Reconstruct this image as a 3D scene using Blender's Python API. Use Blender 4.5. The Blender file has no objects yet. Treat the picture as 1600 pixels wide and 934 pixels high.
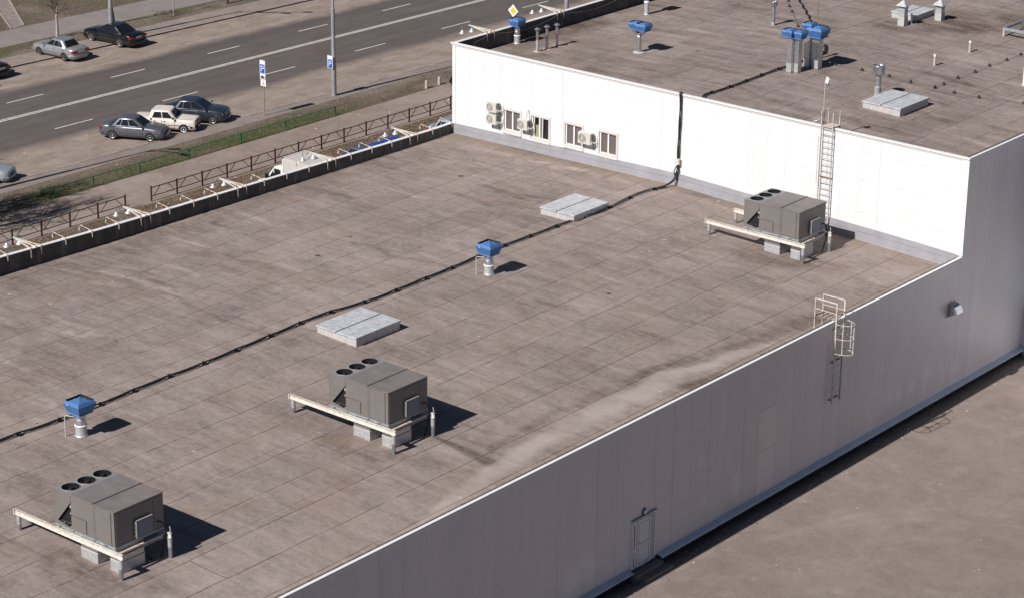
import bpy, math, random
import numpy as np
from mathutils import Vector, Matrix
random.seed(7); rng = np.random.default_rng(7)
C = bpy.context.scene.collection
scn = bpy.context.scene
# ------------------------------------------------------------------ camera, light, exposure
CF, YAW, PITCH, ROLL = 3849.9, -0.6881061, 0.3594633, 0.0104817
CL = Vector((53.1279, -97.9501, 38.8834))
Fw = Vector((math.sin(YAW)*math.cos(PITCH), math.cos(YAW)*math.cos(PITCH), -math.sin(PITCH)))
R0 = Vector((math.cos(YAW), -math.sin(YAW), 0)); U0 = R0.cross(Fw)
Rv = R0*math.cos(ROLL)+U0*math.sin(ROLL); Uv = -R0*math.sin(ROLL)+U0*math.cos(ROLL)
cam = bpy.data.cameras.new('camera'); cob = bpy.data.objects.new('camera', cam); C.objects.link(cob)
cam.sensor_width = 36; cam.lens = CF/1600*36; cam.clip_start = 1; cam.clip_end = 3000
cob.matrix_world = Matrix(((Rv.x, Uv.x, -Fw.x, CL.x), (Rv.y, Uv.y, -Fw.y, CL.y), (Rv.z, Uv.z, -Fw.z, CL.z), (0, 0, 0, 1)))
scn.camera = cob
SUN_EL, SUN_ROT = math.radians(41.5), math.radians(185.7)
w = bpy.data.worlds.new('World'); scn.world = w; w.use_nodes = True
nt = w.node_tree; bg = nt.nodes['Background']; sk = nt.nodes.new('ShaderNodeTexSky')
sk.sky_type = 'NISHITA'; sk.sun_disc = False; sk.sun_elevation = SUN_EL; sk.sun_rotation = SUN_ROT
sk.air_density = .55; sk.dust_density = .25; sk.altitude = 300
nt.links.new(sk.outputs[0], bg.inputs[0]); bg.inputs[1].default_value = 0.05
sl = bpy.data.lights.new('sun', 'SUN'); sl.energy = 5.0; sl.angle = math.radians(0.53); sl.color = (1.0, 0.965, 0.925)
so = bpy.data.objects.new('sun', sl); C.objects.link(so)
sd = Vector((math.sin(SUN_ROT)*math.cos(SUN_EL), math.cos(SUN_ROT)*math.cos(SUN_EL), math.sin(SUN_EL)))
so.rotation_euler = sd.to_track_quat('Z', 'Y').to_euler(); so.location = (0, -40, 60)
scn.view_settings.view_transform = 'Standard'; scn.view_settings.look = 'None'
scn.view_settings.gamma = 1; scn.view_settings.use_curve_mapping = False
scn.view_settings.exposure = 0.10
# ------------------------------------------------------------------ measured planes
GZ = -6.9; W = 31.7; HU = 4.95
LX, LZ = [-32.4, -16.45, -3.56, 0.0], [-.1, .11, -.39, -.53]
UX, UZ = [-32.4, -16.4, -3.5, 0.0], [4.07, 4.4, 3.9, 3.76]
def lz(x): return float(np.interp(x, LX, LZ))
def uz(x): return float(np.interp(x, UX, UZ))
def ray(px, py): return Fw + Rv*((px-800)/CF) - Uv*((py-467)/CF)
def on(ax, v, px, py):
    d = ray(px, py); return CL + d*((v-CL[ax])/d[ax])
def G(px, py, z=GZ): return on(2, z, px, py)
def RF(px, py, f=lz):
    z = 0
    for _ in range(25):
        p = on(2, z, px, py); z = f(p.x)
    return p
def UR(px, py): return RF(px, py, uz)
# ------------------------------------------------------------------ materials
MAT = {}
def nodes(name):
    m = bpy.data.materials.new(name); m.use_nodes = True
    return m, m.node_tree, m.node_tree.nodes['Principled BSDF']
class NT:
    def __init__(s, tree): s.t = tree; s.pos = None
    def n(s, k, **kw):
        a = s.t.nodes.new(k)
        for q, v in kw.items(): setattr(a, q, v)
        return a
    def link(s, a, b): s.t.links.new(a, b)
    def P(s):
        if s.pos is None: s.pos = s.n('ShaderNodeNewGeometry').outputs['Position']
        return s.pos
    def OP(s): return s.n('ShaderNodeTexCoord').outputs['Object']
    def sep(s, v=None):
        a = s.n('ShaderNodeSeparateXYZ'); s.link(v or s.P(), a.inputs[0]); return a.outputs
    def m(s, op, a, b=None, c=None, clamp=False):
        x = s.n('ShaderNodeMath', operation=op, use_clamp=clamp)
        for i, v in enumerate((a, b, c)):
            if v is None: continue
            if hasattr(v, 'node'): s.link(v, x.inputs[i])
            else: x.inputs[i].default_value = v
        return x.outputs[0]
    def scale(s, sc, rot=(0, 0, 0), v=None, loc=(0,0,0)):
        a = s.n('ShaderNodeMapping'); a.inputs['Scale'].default_value = sc; a.inputs['Rotation'].default_value = rot
        a.inputs['Location'].default_value = loc
        s.link(v or s.P(), a.inputs[0]); return a.outputs[0]
    def noise(s, sc, det=4, rough=.55, v=None, dist=0):
        a = s.n('ShaderNodeTexNoise'); a.inputs['Scale'].default_value = sc; a.inputs['Detail'].default_value = det
        a.inputs['Roughness'].default_value = rough; a.inputs['Distortion'].default_value = dist
        s.link(v or s.P(), a.inputs['Vector']); return a.outputs['Fac']
    def ramp(s, f, stops, interp='LINEAR'):
        a = s.n('ShaderNodeValToRGB'); a.color_ramp.interpolation = interp; e = a.color_ramp.elements
        while len(e) < len(stops): e.new(.5)
        for q, (p, c) in zip(e, stops):
            q.position = p; q.color = (c, c, c, 1) if isinstance(c, (int, float)) else (*c, 1)
        s.link(f, a.inputs[0]); return a.outputs[0]
    def mr(s, f, a0, a1, b0, b1):
        a = s.n('ShaderNodeMapRange'); s.link(f, a.inputs[0])
        for i, v in zip((1, 2, 3, 4), (a0, a1, b0, b1)): a.inputs[i].default_value = v
        return a.outputs[0]
    def mix(s, f, a, b, mode='MIX'):
        x = s.n('ShaderNodeMix', data_type='RGBA', blend_type=mode)
        if hasattr(f, 'node'): s.link(f, x.inputs[0])
        else: x.inputs[0].default_value = f
        for i, v in ((6, a), (7, b)):
            if hasattr(v, 'node'): s.link(v, x.inputs[i])
            else: x.inputs[i].default_value = (*v, 1)
        return x.outputs[2]
    def mul(s, col, f):  # colour times scalar
        v = s.n('ShaderNodeVectorMath', operation='SCALE')
        if hasattr(col, 'node'): s.link(col, v.inputs[0])
        else: v.inputs[0].default_value = col
        if hasattr(f, 'node'): s.link(f, v.inputs['Scale'])
        else: v.inputs['Scale'].default_value = f
        return v.outputs[0]
    def attr(s, name):
        a = s.n('ShaderNodeAttribute'); a.attribute_name = name; return a.outputs['Fac']
    def bump(s, h, bsdf, st=.3, d=.02):
        b = s.n('ShaderNodeBump'); b.inputs['Strength'].default_value = st; b.inputs['Distance'].default_value = d
        s.link(h, b.inputs['Height']); s.link(b.outputs[0], bsdf.inputs['Normal'])
    def white(s, v):
        a = s.n('ShaderNodeTexWhiteNoise', noise_dimensions='1D'); s.link(v, a.inputs['W']); return a.outputs['Value']
    def speck(s, sc, th, v=None):   # small round specks: 1 inside
        a = s.n('ShaderNodeTexVoronoi'); a.inputs['Scale'].default_value = sc; s.link(v or s.P(), a.inputs['Vector'])
        b = s.n('ShaderNodeSeparateColor'); s.link(a.outputs['Color'], b.inputs[0])
        r = s.m('MULTIPLY', b.outputs[0], b.outputs[1])
        keep = s.m('GREATER_THAN', r, th)
        near = s.m('LESS_THAN', a.outputs['Distance'], s.m('MULTIPLY_ADD', b.outputs[2], .16, .05))
        return s.m('MULTIPLY', keep, near)
def simple(name, col, rough=.6, metal=0., var=.12, sc=3., dirt=0., dirtcol=(.12, .1, .085), rust=0., coat=0, bump=0.):
    """base colour with soft tonal variation, optional dirt and rust blotches"""
    if name in MAT: return MAT[name]
    m, t, b = nodes(name); N = NT(t); o = N.OP()
    f = N.noise(sc, 5, .6, o); c = N.mul(col, N.mr(f, .25, .75, 1-var, 1+var))
    if dirt: c = N.mix(N.m('MULTIPLY', N.ramp(N.noise(sc*1.7, 6, .65, o, .6), [(.45, 0), (.7, 1)]), dirt), c, dirtcol)
    if rust: c = N.mix(N.ramp(N.noise(sc*2.6, 6, .7, o), [(.62-rust*.3, 0), (.70-rust*.2, 1)]), c, (.28, .11, .035))
    N.link(c, b.inputs['Base Color'])
    N.link(N.mr(N.noise(sc*2, 3, .5, o), .3, .7, max(0, rough-.08), min(1, rough+.1)), b.inputs['Roughness'])
    b.inputs['Metallic'].default_value = metal
    if coat: b.inputs['Coat Weight'].default_value = coat; b.inputs['Coat Roughness'].default_value = .06
    if bump: N.bump(N.noise(sc*8, 4, .6, o), b, bump, .01)
    MAT[name] = m; return m
M = dict(
    galv=simple('galvanised', (.42, .43, .45), .38, .75, .18, 5, .3, (.2, .19, .18)),
    galv_light=simple('pale_galvanised', (.58, .59, .6), .42, .45, .15, 5, .35, (.3, .28, .26)),
    foil=simple('foil_wrap', (.62, .62, .64), .28, .85, .35, 14, .25, (.25, .24, .23), bump=.9),
    hatch=simple('hatch_sheet', (.56, .575, .60), .55, .15, .2, 3.2, .7, (.33, .33, .32)),
    hatch_side=simple('hatch_side', (.52, .50, .49), .6, .1, .1, 3, .35, (.3, .27, .25)),
    cream=simple('cream_paint', (.66, .63, .57), .5, 0, .12, 3, .3, (.3, .24, .18), rust=.12),
    rusty=simple('rusty_paint', (.60, .54, .45), .6, 0, .15, 4, .2, rust=.34),
    rust=simple('rust', (.42, .2, .075), .85, 0, .3, 6),
    cab=simple('unit_cabinet', (.185, .168, .158), .5, .05, .07, 1.3, .25, (.17, .145, .13)),
    cabtop=simple('unit_top', (.215, .192, .185), .5, .1, .10, 1.0, .5, (.16, .125, .11)),
    contop=simple('condenser_top', (.29, .28, .29), .45, .2, .08, 1.5, .2, (.17, .145, .13)),
    seam=simple('dark_seam', (.035, .033, .032), .7),
    black=simple('black_plastic', (.014, .014, .015), .5),
    cable=simple('cable', (.016, .016, .018), .42),
    dark=simple('dark_void', (.012, .011, .01), .8),
    rail=simple('unit_rail', (.36, .4, .43), .45, .4, .12, 4, .2),
    boxf=simple('inlet_box', (.16, .19, .235), .45, .2, .06),
    brass=simple('box_edge', (.34, .325, .30), .5, .3, .1),
    blue=simple('blue_paint', (.055, .16, .38), .5, 0, .14, 5, .35, (.1, .13, .2)),
    acw=simple('ac_white', (.60, .575, .52), .5, 0, .06, 3, .15),
    acg=simple('ac_grille', (.24, .225, .21), .6, 0, .1, 6),
    upvc=simple('window_frame', (.80, .79, .78), .35, 0, .03),
    trim=simple('window_trim', (.62, .585, .56), .5, 0, .06),
    doorw=simple('door_white', (.62, .62, .66), .4, 0, .05, 2, .25, (.4, .4, .38)),
    conc=simple('step_concrete', (.16, .145, .135), .9, 0, .2, 4, .4, bump=.5),
    ledge=simple('ledge_sheet', (.52, .6, .70), .38, .35, .12, 1.5, .2, (.3, .3, .28)),
    green=simple('green_paint', (.015, .16, .085), .5, 0, .15),
    brown=simple('brown_paint', (.075, .032, .022), .6, 0, .25, 5),
    pole=simple('pole', (.34, .34, .37), .5, .3, .2, 1.5, .3, (.28, .22, .15)),
    white=simple('white_enamel', (.78, .78, .78), .35, 0, .05),
    signblue=simple('sign_blue', (.012, .09, .45), .4, 0, .04),
    yellow=simple('sign_yellow', (.95, .48, .005), .4, 0, .03),
    tyre=simple('tyre', (.022, .021, .02), .85, 0, .2),
    rim=simple('rim', (.42, .41, .40), .35, .6, .1),
    rimdark=simple('steel_rim', (.2, .19, .18), .5, .5, .2),
    glass=simple('car_glass', (.012, .014, .018), .07, 0, .1),
    lamp=simple('lamp_lens', (.62, .65, .68), .1, .3, .1),
    red=simple('tail_lens', (.3, .012, .015), .2, 0, .1),
    orange=simple('indicator', (.6, .16, .02), .2, 0, .1),
    plate=simple('number_plate', (.6, .6, .58), .5, 0, .05),
    chrome=simple('chrome', (.7, .7, .7), .15, 1, .05),
    bark=simple('bark', (.085, .065, .055), .9, 0, .3, 8),
    whitebark=simple('lime_washed_bark', (.36, .32, .3), .9, 0, .4, 8),
    canvas=simple('van_box', (.52, .485, .46), .6, 0, .05, 1.2, .25, (.4, .36, .33)),
    litter=simple('paper', (.62, .58, .54), .8),
    pebble=simple('pebble', (.25, .22, .2), .9),
    stonepost=simple('concrete_post', (.42, .38, .35), .9, 0, .15),
    paint_silver=simple('paint_silver', (.36, .36, .375), .32, .45, .05, 1, .15, coat=.6),
    paint_grey=simple('paint_grey', (.13, .135, .155), .30, .4, .05, 1, .15, coat=.7),
    paint_white=simple('paint_ivory', (.68, .62, .56), .45, 0, .05, 1.5, .2, (.4, .34, .28), coat=.2),
    paint_black=simple('paint_black', (.007, .007, .008), .22, .0, .05, 1, .1, coat=.35),
    paint_slate=simple('paint_slate', (.028, .037, .05), .28, .3, .05, 1, .12, coat=.8),
    paint_blue=simple('paint_blue', (.015, .06, .34), .25, .2, .05, 1, coat=.9),
    paint_lblue=simple('paint_pale_silver', (.42, .45, .5), .3, .4, .05, 1, coat=.6),
    paint_van=simple('paint_van', (.74, .74, .73), .4, 0, .04, 1, .1, coat=.4),
)
# ------------------------------------------------------------------ mesh builder
class MB:
    def __init__(s): s.v = []; s.f = []; s.mi = []; s.mats = []; s.sm = []
    def _m(s, mat):
        mat = M[mat] if isinstance(mat, str) else mat
        if mat not in s.mats: s.mats.append(mat)
        return s.mats.index(mat)
    def add(s, vs, fs, mat='galv', smooth=False):
        o = len(s.v); s.v += [tuple(v) for v in vs]; k = s._m(mat)
        for f in fs: s.f.append([o+i for i in f]); s.mi.append(k); s.sm.append(smooth)
        return s
    def box(s, a, b, mat='galv'):
        x0, y0, z0 = a; x1, y1, z1 = b
        v = [(x0,y0,z0),(x1,y0,z0),(x1,y1,z0),(x0,y1,z0),(x0,y0,z1),(x1,y0,z1),(x1,y1,z1),(x0,y1,z1)]
        return s.add(v, [(3,2,1,0),(4,5,6,7),(0,1,5,4),(1,2,6,5),(2,3,7,6),(3,0,4,7)], mat)
    def beam(s, p, q, w_, h_, mat='galv', up=(0,0,1)):
        p, q = Vector(p), Vector(q); d = (q-p).normalized(); u = Vector(up)
        if abs(d.dot(u)) > .98: u = Vector((1,0,0))
        r = d.cross(u).normalized(); u = r.cross(d)
        v = []
        for c in (p, q):
            for i, j in ((-1,-1),(1,-1),(1,1),(-1,1)): v.append(c + r*(i*w_/2) + u*(j*h_/2))
        return s.add(v, [(0,1,2,3),(7,6,5,4),(0,4,5,1),(1,5,6,2),(2,6,7,3),(3,7,4,0)], mat)
    def tube(s, pts, r, mat='galv', n=8, cap=True):
        pts = [Vector(p) for p in pts]; rr = r if isinstance(r, (list, tuple)) else [r]*len(pts)
        vs = []; fs = []; prev = None
        for i, p in enumerate(pts):
            d = (pts[min(i+1, len(pts)-1)]-pts[max(i-1, 0)]).normalized()
            if prev is None:
                a = Vector((0,0,1)) if abs(d.z) < .9 else Vector((1,0,0)); u = d.cross(a).normalized()
            else: u = (prev - d*prev.dot(d)).normalized()
            prev = u; vv = d.cross(u)
            for k in range(n):
                t = 2*math.pi*k/n; vs.append(p + (u*math.cos(t)+vv*math.sin(t))*rr[i])
        for i in range(len(pts)-1):
            for k in range(n):
                k2 = (k+1) % n; fs.append((i*n+k, i*n+k2, (i+1)*n+k2, (i+1)*n+k))
        s.add(vs, fs, mat, True)
        if cap: s.add(vs[:n], [tuple(range(n))[::-1]], mat); s.add(vs[-n:], [tuple(range(n))], mat)
        return s
    def lathe(s, c, prof, mat='galv', n=20, smooth=True):
        vs = []; fs = []
        for r, z in prof:
            for k in range(n): t = 2*math.pi*k/n; vs.append((c[0]+r*math.cos(t), c[1]+r*math.sin(t), c[2]+z))
        for i in range(len(prof)-1):
            for k in range(n): k2 = (k+1) % n; fs.append((i*n+k, i*n+k2, (i+1)*n+k2, (i+1)*n+k))
        return s.add(vs, fs, mat, smooth)
    def frus(s, c, h0, z0, h1, z1, mat='galv', cap0=False, cap1=False):   # square frustum side walls
        v = [(c[0]+i*h, c[1]+j*h, c[2]+z) for h, z in ((h0, z0), (h1, z1)) for i, j in ((-1,-1),(1,-1),(1,1),(-1,1))]
        f = [(0,1,5,4),(1,2,6,5),(2,3,7,6),(3,0,4,7)]
        if cap0: f.append((3,2,1,0))
        if cap1: f.append((4,5,6,7))
        return s.add(v, f, mat)
    def poly(s, pts, mat, nrm=None, th=0.):
        pts = [Vector(p) for p in pts]; n = len(pts)
        if not th: return s.add(pts, [tuple(range(n))], mat)
        nv = Vector(nrm)*th; v = pts+[p+nv for p in pts]
        return s.add(v, [tuple(range(n))[::-1], tuple(range(n, 2*n))]+[(i, (i+1) % n, n+(i+1) % n, n+i) for i in range(n)], mat)
    def build(s, name, parent=None, bevel=0., loc=None):
        me = bpy.data.meshes.new(name); me.from_pydata(s.v, [], s.f)
        for m_ in s.mats: me.materials.append(m_)
        me.polygons.foreach_set('material_index', s.mi); me.polygons.foreach_set('use_smooth', s.sm)
        me.validate(); me.update()
        o = bpy.data.objects.new(name, me); C.objects.link(o)
        if parent: o.parent = parent
        if loc: o.location = loc
        if bevel:
            b = o.modifiers.new('bevel', 'BEVEL'); b.width = bevel; b.segments = 2; b.limit_method = 'ANGLE'; b.angle_limit = math.radians(40)
        return o
def tag(o, label, cat, group=None, kind=None):
    if label: o['label'] = label
    if cat: o['category'] = cat
    if group: o['group'] = group
    if kind: o['kind'] = kind
    return o
def thing(name, label, cat, loc=(0,0,0), rz=0, group=None):
    o = bpy.data.objects.new(name, None); C.objects.link(o); o.location = loc; o.rotation_euler = (0, 0, rz)
    o.empty_display_size = .3
    return tag(o, label, cat, group)
def kids(o): return [c for c in list(C.objects) if c.parent == o]
def dup(root, loc, rz=0, label=None, group=None):
    r = root.copy(); C.objects.link(r); r.location = loc; r.rotation_euler = (0, 0, rz)
    if label: r['label'] = label
    if group: r['group'] = group
    for ch in kids(root):
        c = ch.copy(); C.objects.link(c); c.parent = r
        for g in kids(ch):
            d = g.copy(); C.objects.link(d); d.parent = c
    return r
# ------------------------------------------------------------------ numpy value noise and grid sheets (for stains with their own shape)
def vnoise(x, y, seed=0):
    xi = np.floor(x).astype(int); yi = np.floor(y).astype(int); fx = x-xi; fy = y-yi
    def h(a, b):
        n = (a*374761393 + b*668265263 + seed*1442695041) & 0x7fffffff
        n = ((n ^ (n >> 13))*1274126177) & 0x7fffffff
        return ((n ^ (n >> 16)) & 0xffff)/65535.
    fx = fx*fx*(3-2*fx); fy = fy*fy*(3-2*fy)
    return (h(xi, yi)*(1-fx)+h(xi+1, yi)*fx)*(1-fy)+(h(xi, yi+1)*(1-fx)+h(xi+1, yi+1)*fx)*fy
def fbm(x, y, seed=0, o=4):
    s = 0; a = .5; t = 0
    for i in range(o): s = s+a*vnoise(x*2**i, y*2**i, seed+i*17); t += a; a *= .55
    return s/t
def seg(x, y, pts, wd):   # soft mask round a polyline; wd a number or one width per point
    best = np.zeros_like(x)
    wd = wd if isinstance(wd, (list, tuple)) else [wd]*len(pts)
    for i in range(len(pts)-1):
        (ax, ay), (bx, by) = pts[i], pts[i+1]; dx, dy = bx-ax, by-ay
        t = np.clip(((x-ax)*dx+(y-ay)*dy)/(dx*dx+dy*dy+1e-9), 0, 1)
        d = np.hypot(x-ax-t*dx, y-ay-t*dy); ww = wd[i]*(1-t)+wd[i+1]*t
        best = np.maximum(best, np.clip(1.35-d/ww, 0, 1))
    return best*best*(3-2*best)
def sheet(name, x0, x1, y0, y1, step, zf, mat, fields, parent=None, xl=None):
    nx = int((x1-x0)/step)+1; ny = int((y1-y0)/step)+1
    X, Y = np.meshgrid(np.linspace(x0, x1, nx), np.linspace(y0, y1, ny))
    Z = zf(X, Y)
    if xl is not None: X = np.where(X <= x0+1e-6, xl(Y), X)
    co = np.stack([X, Y, Z], -1).reshape(-1, 3).astype(np.float32)
    idx = np.arange(nx*ny).reshape(ny, nx)
    q = np.stack([idx[:-1, :-1], idx[:-1, 1:], idx[1:, 1:], idx[1:, :-1]], -1).reshape(-1, 4).astype(np.int32)
    me = bpy.data.meshes.new(name); me.vertices.add(len(co)); me.vertices.foreach_set('co', co.ravel())
    me.loops.add(q.size); me.loops.foreach_set('vertex_index', q.ravel())
    me.polygons.add(len(q)); me.polygons.foreach_set('loop_start', np.arange(0, q.size, 4, dtype=np.int32))
    me.polygons.foreach_set('loop_total', np.full(len(q), 4, dtype=np.int32)); me.update(calc_edges=True)
    for k, fn in fields.items():
        a = me.attributes.new(k, 'FLOAT', 'POINT'); a.data.foreach_set('value', fn(X, Y).astype(np.float32).ravel())
    me.materials.append(mat); o = bpy.data.objects.new(name, me); C.objects.link(o)
    if parent: o.parent = parent
    return o
#==SETTING==
# ------------------------------------------------------------------ surface materials of the setting
def roof_mat():
    m, t, b = nodes('roofing_felt'); N = NT(t); P = N.P(); x, y, z = N.sep()
    xw = N.m('ADD', x, N.m('MULTIPLY', N.m('SUBTRACT', N.noise(.5, 5), .5), .20))
    k = N.m('DIVIDE', N.m('ADD', xw, 29.6), 1.89); cell = N.m('FLOOR', k); fr = N.m('FRACT', k)
    d = N.m('MULTIPLY', N.m('MINIMUM', fr, N.m('SUBTRACT', 1., fr)), 1.89)
    s1 = N.mr(d, .012, .04, 1, 0)
    brk = N.mr(N.noise(.5, 4, .7, v=N.scale((1, 1.5, 1))), .35, .5, .45, 1.)
    s1 = N.m('MULTIPLY', s1, brk)
    k2 = N.m('FRACT', N.m('ADD', k, N.m('MULTIPLY', N.m('ADD', N.white(N.m('ADD', cell, 91.)), .6), .35)))
    d2 = N.m('MULTIPLY', N.m('MINIMUM', k2, N.m('SUBTRACT', 1., k2)), 1.89)
    s2 = N.m('MULTIPLY', N.mr(d2, .01, .03, .5, 0), N.m('GREATER_THAN', N.white(N.m('ADD', cell, 33.)), .5))
    rnd = N.white(cell); yw = N.m('ADD', y, N.m('MULTIPLY', N.m('SUBTRACT', N.noise(.8, 3), .5), .14))
    e = N.m('ADD', N.m('DIVIDE', yw, 9.3), N.m('MULTIPLY', rnd, 7.3)); fe = N.m('FRACT', e)
    s3 = N.m('MULTIPLY', N.mr(N.m('MULTIPLY', N.m('MINIMUM', fe, N.m('SUBTRACT', 1., fe)), 9.3), .012, .04, .8, 0),
             N.m('GREATER_THAN', N.white(N.m('ADD', N.m('FLOOR', e), N.m('MULTIPLY', rnd, 57.))), .6))
    seam = N.m('MAXIMUM', N.m('MAXIMUM', s1, s2), s3)
    big = N.noise(.13, 5, .6); mid = N.noise(1., 8, .68, v=N.scale((.55, .9, 1)), dist=.5)
    stre = N.noise(1., 6, .65, v=N.scale((.28, 1.9, 1), (0, 0, .12)), dist=.6); fine = N.noise(3.8, 8, .85)
    grain = N.noise(10, 5, .85)
    v = N.m('ADD', N.m('ADD', N.mr(big, .3, .7, -.16, .16), N.mr(mid, .25, .75, -.22, .22)), N.m('ADD', N.mr(stre, .3, .7, -.15, .15), N.m('ADD', N.mr(fine, .3, .7, -.20, .20), N.mr(grain, .3, .7, -.15, .15))))
    v = N.m('ADD', v, N.m('ADD', N.m('MULTIPLY', N.m('SUBTRACT', rnd, .5), .09), N.m('MULTIPLY', N.attr('stain'), .62)))
    col = N.mix(N.mr(v, -.55, .55, 0, 1), (.100, .073, .061), (.425, .354, .327))
    col = N.mix(N.m('MULTIPLY', N.ramp(N.noise(.35, 5, .6, v=N.scale((1, 1, 1), loc=(9, 4, 0))), [(.52, 0), (.68, 1)]), .35), col, (.26, .19, .145))
    scr = N.m('MULTIPLY', N.ramp(N.noise(1., 7, .8, v=N.scale((.8, 5.5, 1), (0, 0, .10)), dist=.8), [(.53, 0), (.66, 1)]), N.ramp(N.noise(.5, 4, .6, v=N.scale((1, 1, 1), loc=(4, 8, 0))), [(.4, 0), (.6, 1)]))
    col = N.mix(N.m('MULTIPLY', scr, .27), col, (.52, .445, .41))
    scd = N.m('MULTIPLY', N.ramp(N.noise(1., 7, .8, v=N.scale((.7, 4., 1), (0, 0, .14), loc=(5, 2, 0)), dist=.8), [(.53, 0), (.68, 1)]), N.ramp(N.noise(.3, 4, .6, v=N.scale((1, 1, 1), loc=(14, 3, 0))), [(.42, 0), (.6, 1)]))
    col = N.mix(N.m('MULTIPLY', scd, .27), col, (.12, .083, .066))
    col = N.mix(N.attr('warm'), col, (.27, .205, .145))
    lap = N.m('MULTIPLY', N.mr(fr, .02, .09, .30, 0), N.mr(N.noise(.7, 4), .4, .6, 0, 1))
    col = N.mix(lap, col, (.40, .33, .30))
    col = N.mix(N.m('MULTIPLY', N.attr('pale'), N.mr(mid, .2, .8, .55, 1.1)), col, (.43, .365, .335))
    col = N.mix(N.m('MULTIPLY', seam, N.mr(N.noise(1.1, 4), .35, .65, .45, .85)), col, (.075, .042, .034))
    col = N.mix(N.m('MULTIPLY', N.speck(2.2, .80), .6), col, (.5, .46, .42))
    col = N.mix(N.m('MULTIPLY', N.speck(1.3, .86, N.scale((1, 1, 1), loc=(3, 5, 0))), .8), col, (.05, .04, .032))
    t.links.new(col, b.inputs['Base Color']); b.inputs['Roughness'].default_value = .92
    b.inputs['Specular IOR Level'].default_value = .25
    N.bump(N.m('ADD', N.m('MULTIPLY', fine, .6), N.m('MULTIPLY', seam, -.5)), b, .35, .02)
    return m
def panel_mat(name, axis, col, sp, ph, side):
    m, t, b = nodes(name); N = NT(t); s = N.sep(); u = s[axis]; z = s[2]
    k = N.m('DIVIDE', N.m('SUBTRACT', u, ph), sp); fr = N.m('FRACT', k); cell = N.m('FLOOR', k)
    d = N.m('MULTIPLY', N.m('MINIMUM', fr, N.m('SUBTRACT', 1., fr)), sp)
    rj = N.white(N.m('ADD', N.m('FLOOR', N.m('ADD', k, .5)), 12.))
    joint = N.m('MULTIPLY', N.mr(d, .006, .022, 1, 0), N.mr(rj, .3, 1, .1, 1.))
    micro = N.m('FRACT', N.m('MULTIPLY', u, 11.)); rib = N.mr(N.m('ABSOLUTE', N.m('SUBTRACT', micro, .5)), .38, .5, 0, 1)
    tone = N.m('ADD', N.m('MULTIPLY', N.m('SUBTRACT', N.white(cell), .5), .045 if side else .02), N.mr(N.noise(.4, 4, .6), .3, .7, -.03, .03))
    streak = N.noise(1., 5, .65, v=N.scale((3.2, 3.2, .16)))
    c = N.mul(col, N.m('ADD', N.m('ADD', 1., tone), N.mr(streak, .3, .75, .03, -.055)))
    if side:
        c = N.mix(N.m('MULTIPLY', N.attr('smear'), .55), c, (.78, .74, .76))
        c = N.mix(N.m('MULTIPLY', N.attr('grime'), .6), c, (.25, .27, .2))
        pt = N.m('MULTIPLY', N.m('GREATER_THAN', u, -16.59), N.m('LESS_THAN', u, -15.32)); pt = N.m('MULTIPLY', pt, N.m('LESS_THAN', z, -2.4))
        c = N.mix(N.m('MULTIPLY', pt, .6), c, (.74, .63, .61))
        hj = N.m('MULTIPLY', pt, N.m('MAXIMUM', N.mr(N.m('ABSOLUTE', N.m('ADD', z, 4.35)), .006, .02, 1, 0), N.mr(N.m('ABSOLUTE', N.m('ADD', z, 2.41)), .006, .025, 1, 0)))
        joint = N.m('MAXIMUM', joint, hj)
    # fastener pairs
    for zz in ((-1.05, -3.9, 3.6) if side else (1.05, 2.7, 4.1)):
        dz = N.m('SUBTRACT', z, zz); du = N.m('SUBTRACT', N.m('MULTIPLY', fr, sp), .06); du2 = N.m('SUBTRACT', du, .17)
        q = N.m('MINIMUM', N.m('ADD', N.m('MULTIPLY', du, du), N.m('MULTIPLY', dz, dz)), N.m('ADD', N.m('MULTIPLY', du2, du2), N.m('MULTIPLY', N.m('SUBTRACT', dz, .02), N.m('SUBTRACT', dz, .02))))
        f = N.m('MULTIPLY', N.m('LESS_THAN', q, .0011), N.m('GREATER_THAN', N.white(N.m('ADD', cell, zz*7)), .3))
        joint = N.m('MAXIMUM', joint, N.m('MULTIPLY', f, .8))
    c = N.mix(N.m('MULTIPLY', joint, .5 if side else .38), c, (.12, .11, .12))
    t.links.new(c, b.inputs['Base Color']); b.inputs['Roughness'].default_value = .36 if side else .5
    b.inputs['Specular IOR Level'].default_value = .5
    if side:
        t.links.new(N.mr(N.noise(1.3, 4), .3, .7, .28, .42), b.inputs['Roughness'])
    N.bump(N.m('ADD', N.m('MULTIPLY', joint, -1.), N.m('MULTIPLY', rib, .12)), b, .35, .01)
    return m
def parapet_mat(name='parapet_felt'):
    m, t, b = nodes(name); N = NT(t); x, y, z = N.sep()
    st = N.noise(1., 5, .6, v=N.scale((2.4, 2.4, .25))); n = N.noise(1.5, 5, .65)
    c = N.mix(N.mr(n, .3, .7, 0, 1), (.042, .039, .040), (.105, .094, .09))
    c = N.mix(N.m('MULTIPLY', N.ramp(st, [(.56, 0), (.72, 1)]), .55), c, (.26, .25, .25))
    fr = N.m('FRACT', N.m('DIVIDE', y, 1.02)); j = N.mr(N.m('MINIMUM', fr, N.m('SUBTRACT', 1., fr)), .012, .035, 1, 0)
    c = N.mix(N.m('MULTIPLY', j, .6), c, (.02, .02, .022))
    t.links.new(c, b.inputs['Base Color']); b.inputs['Roughness'].default_value = .8; N.bump(n, b, .3, .02); return m
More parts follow.
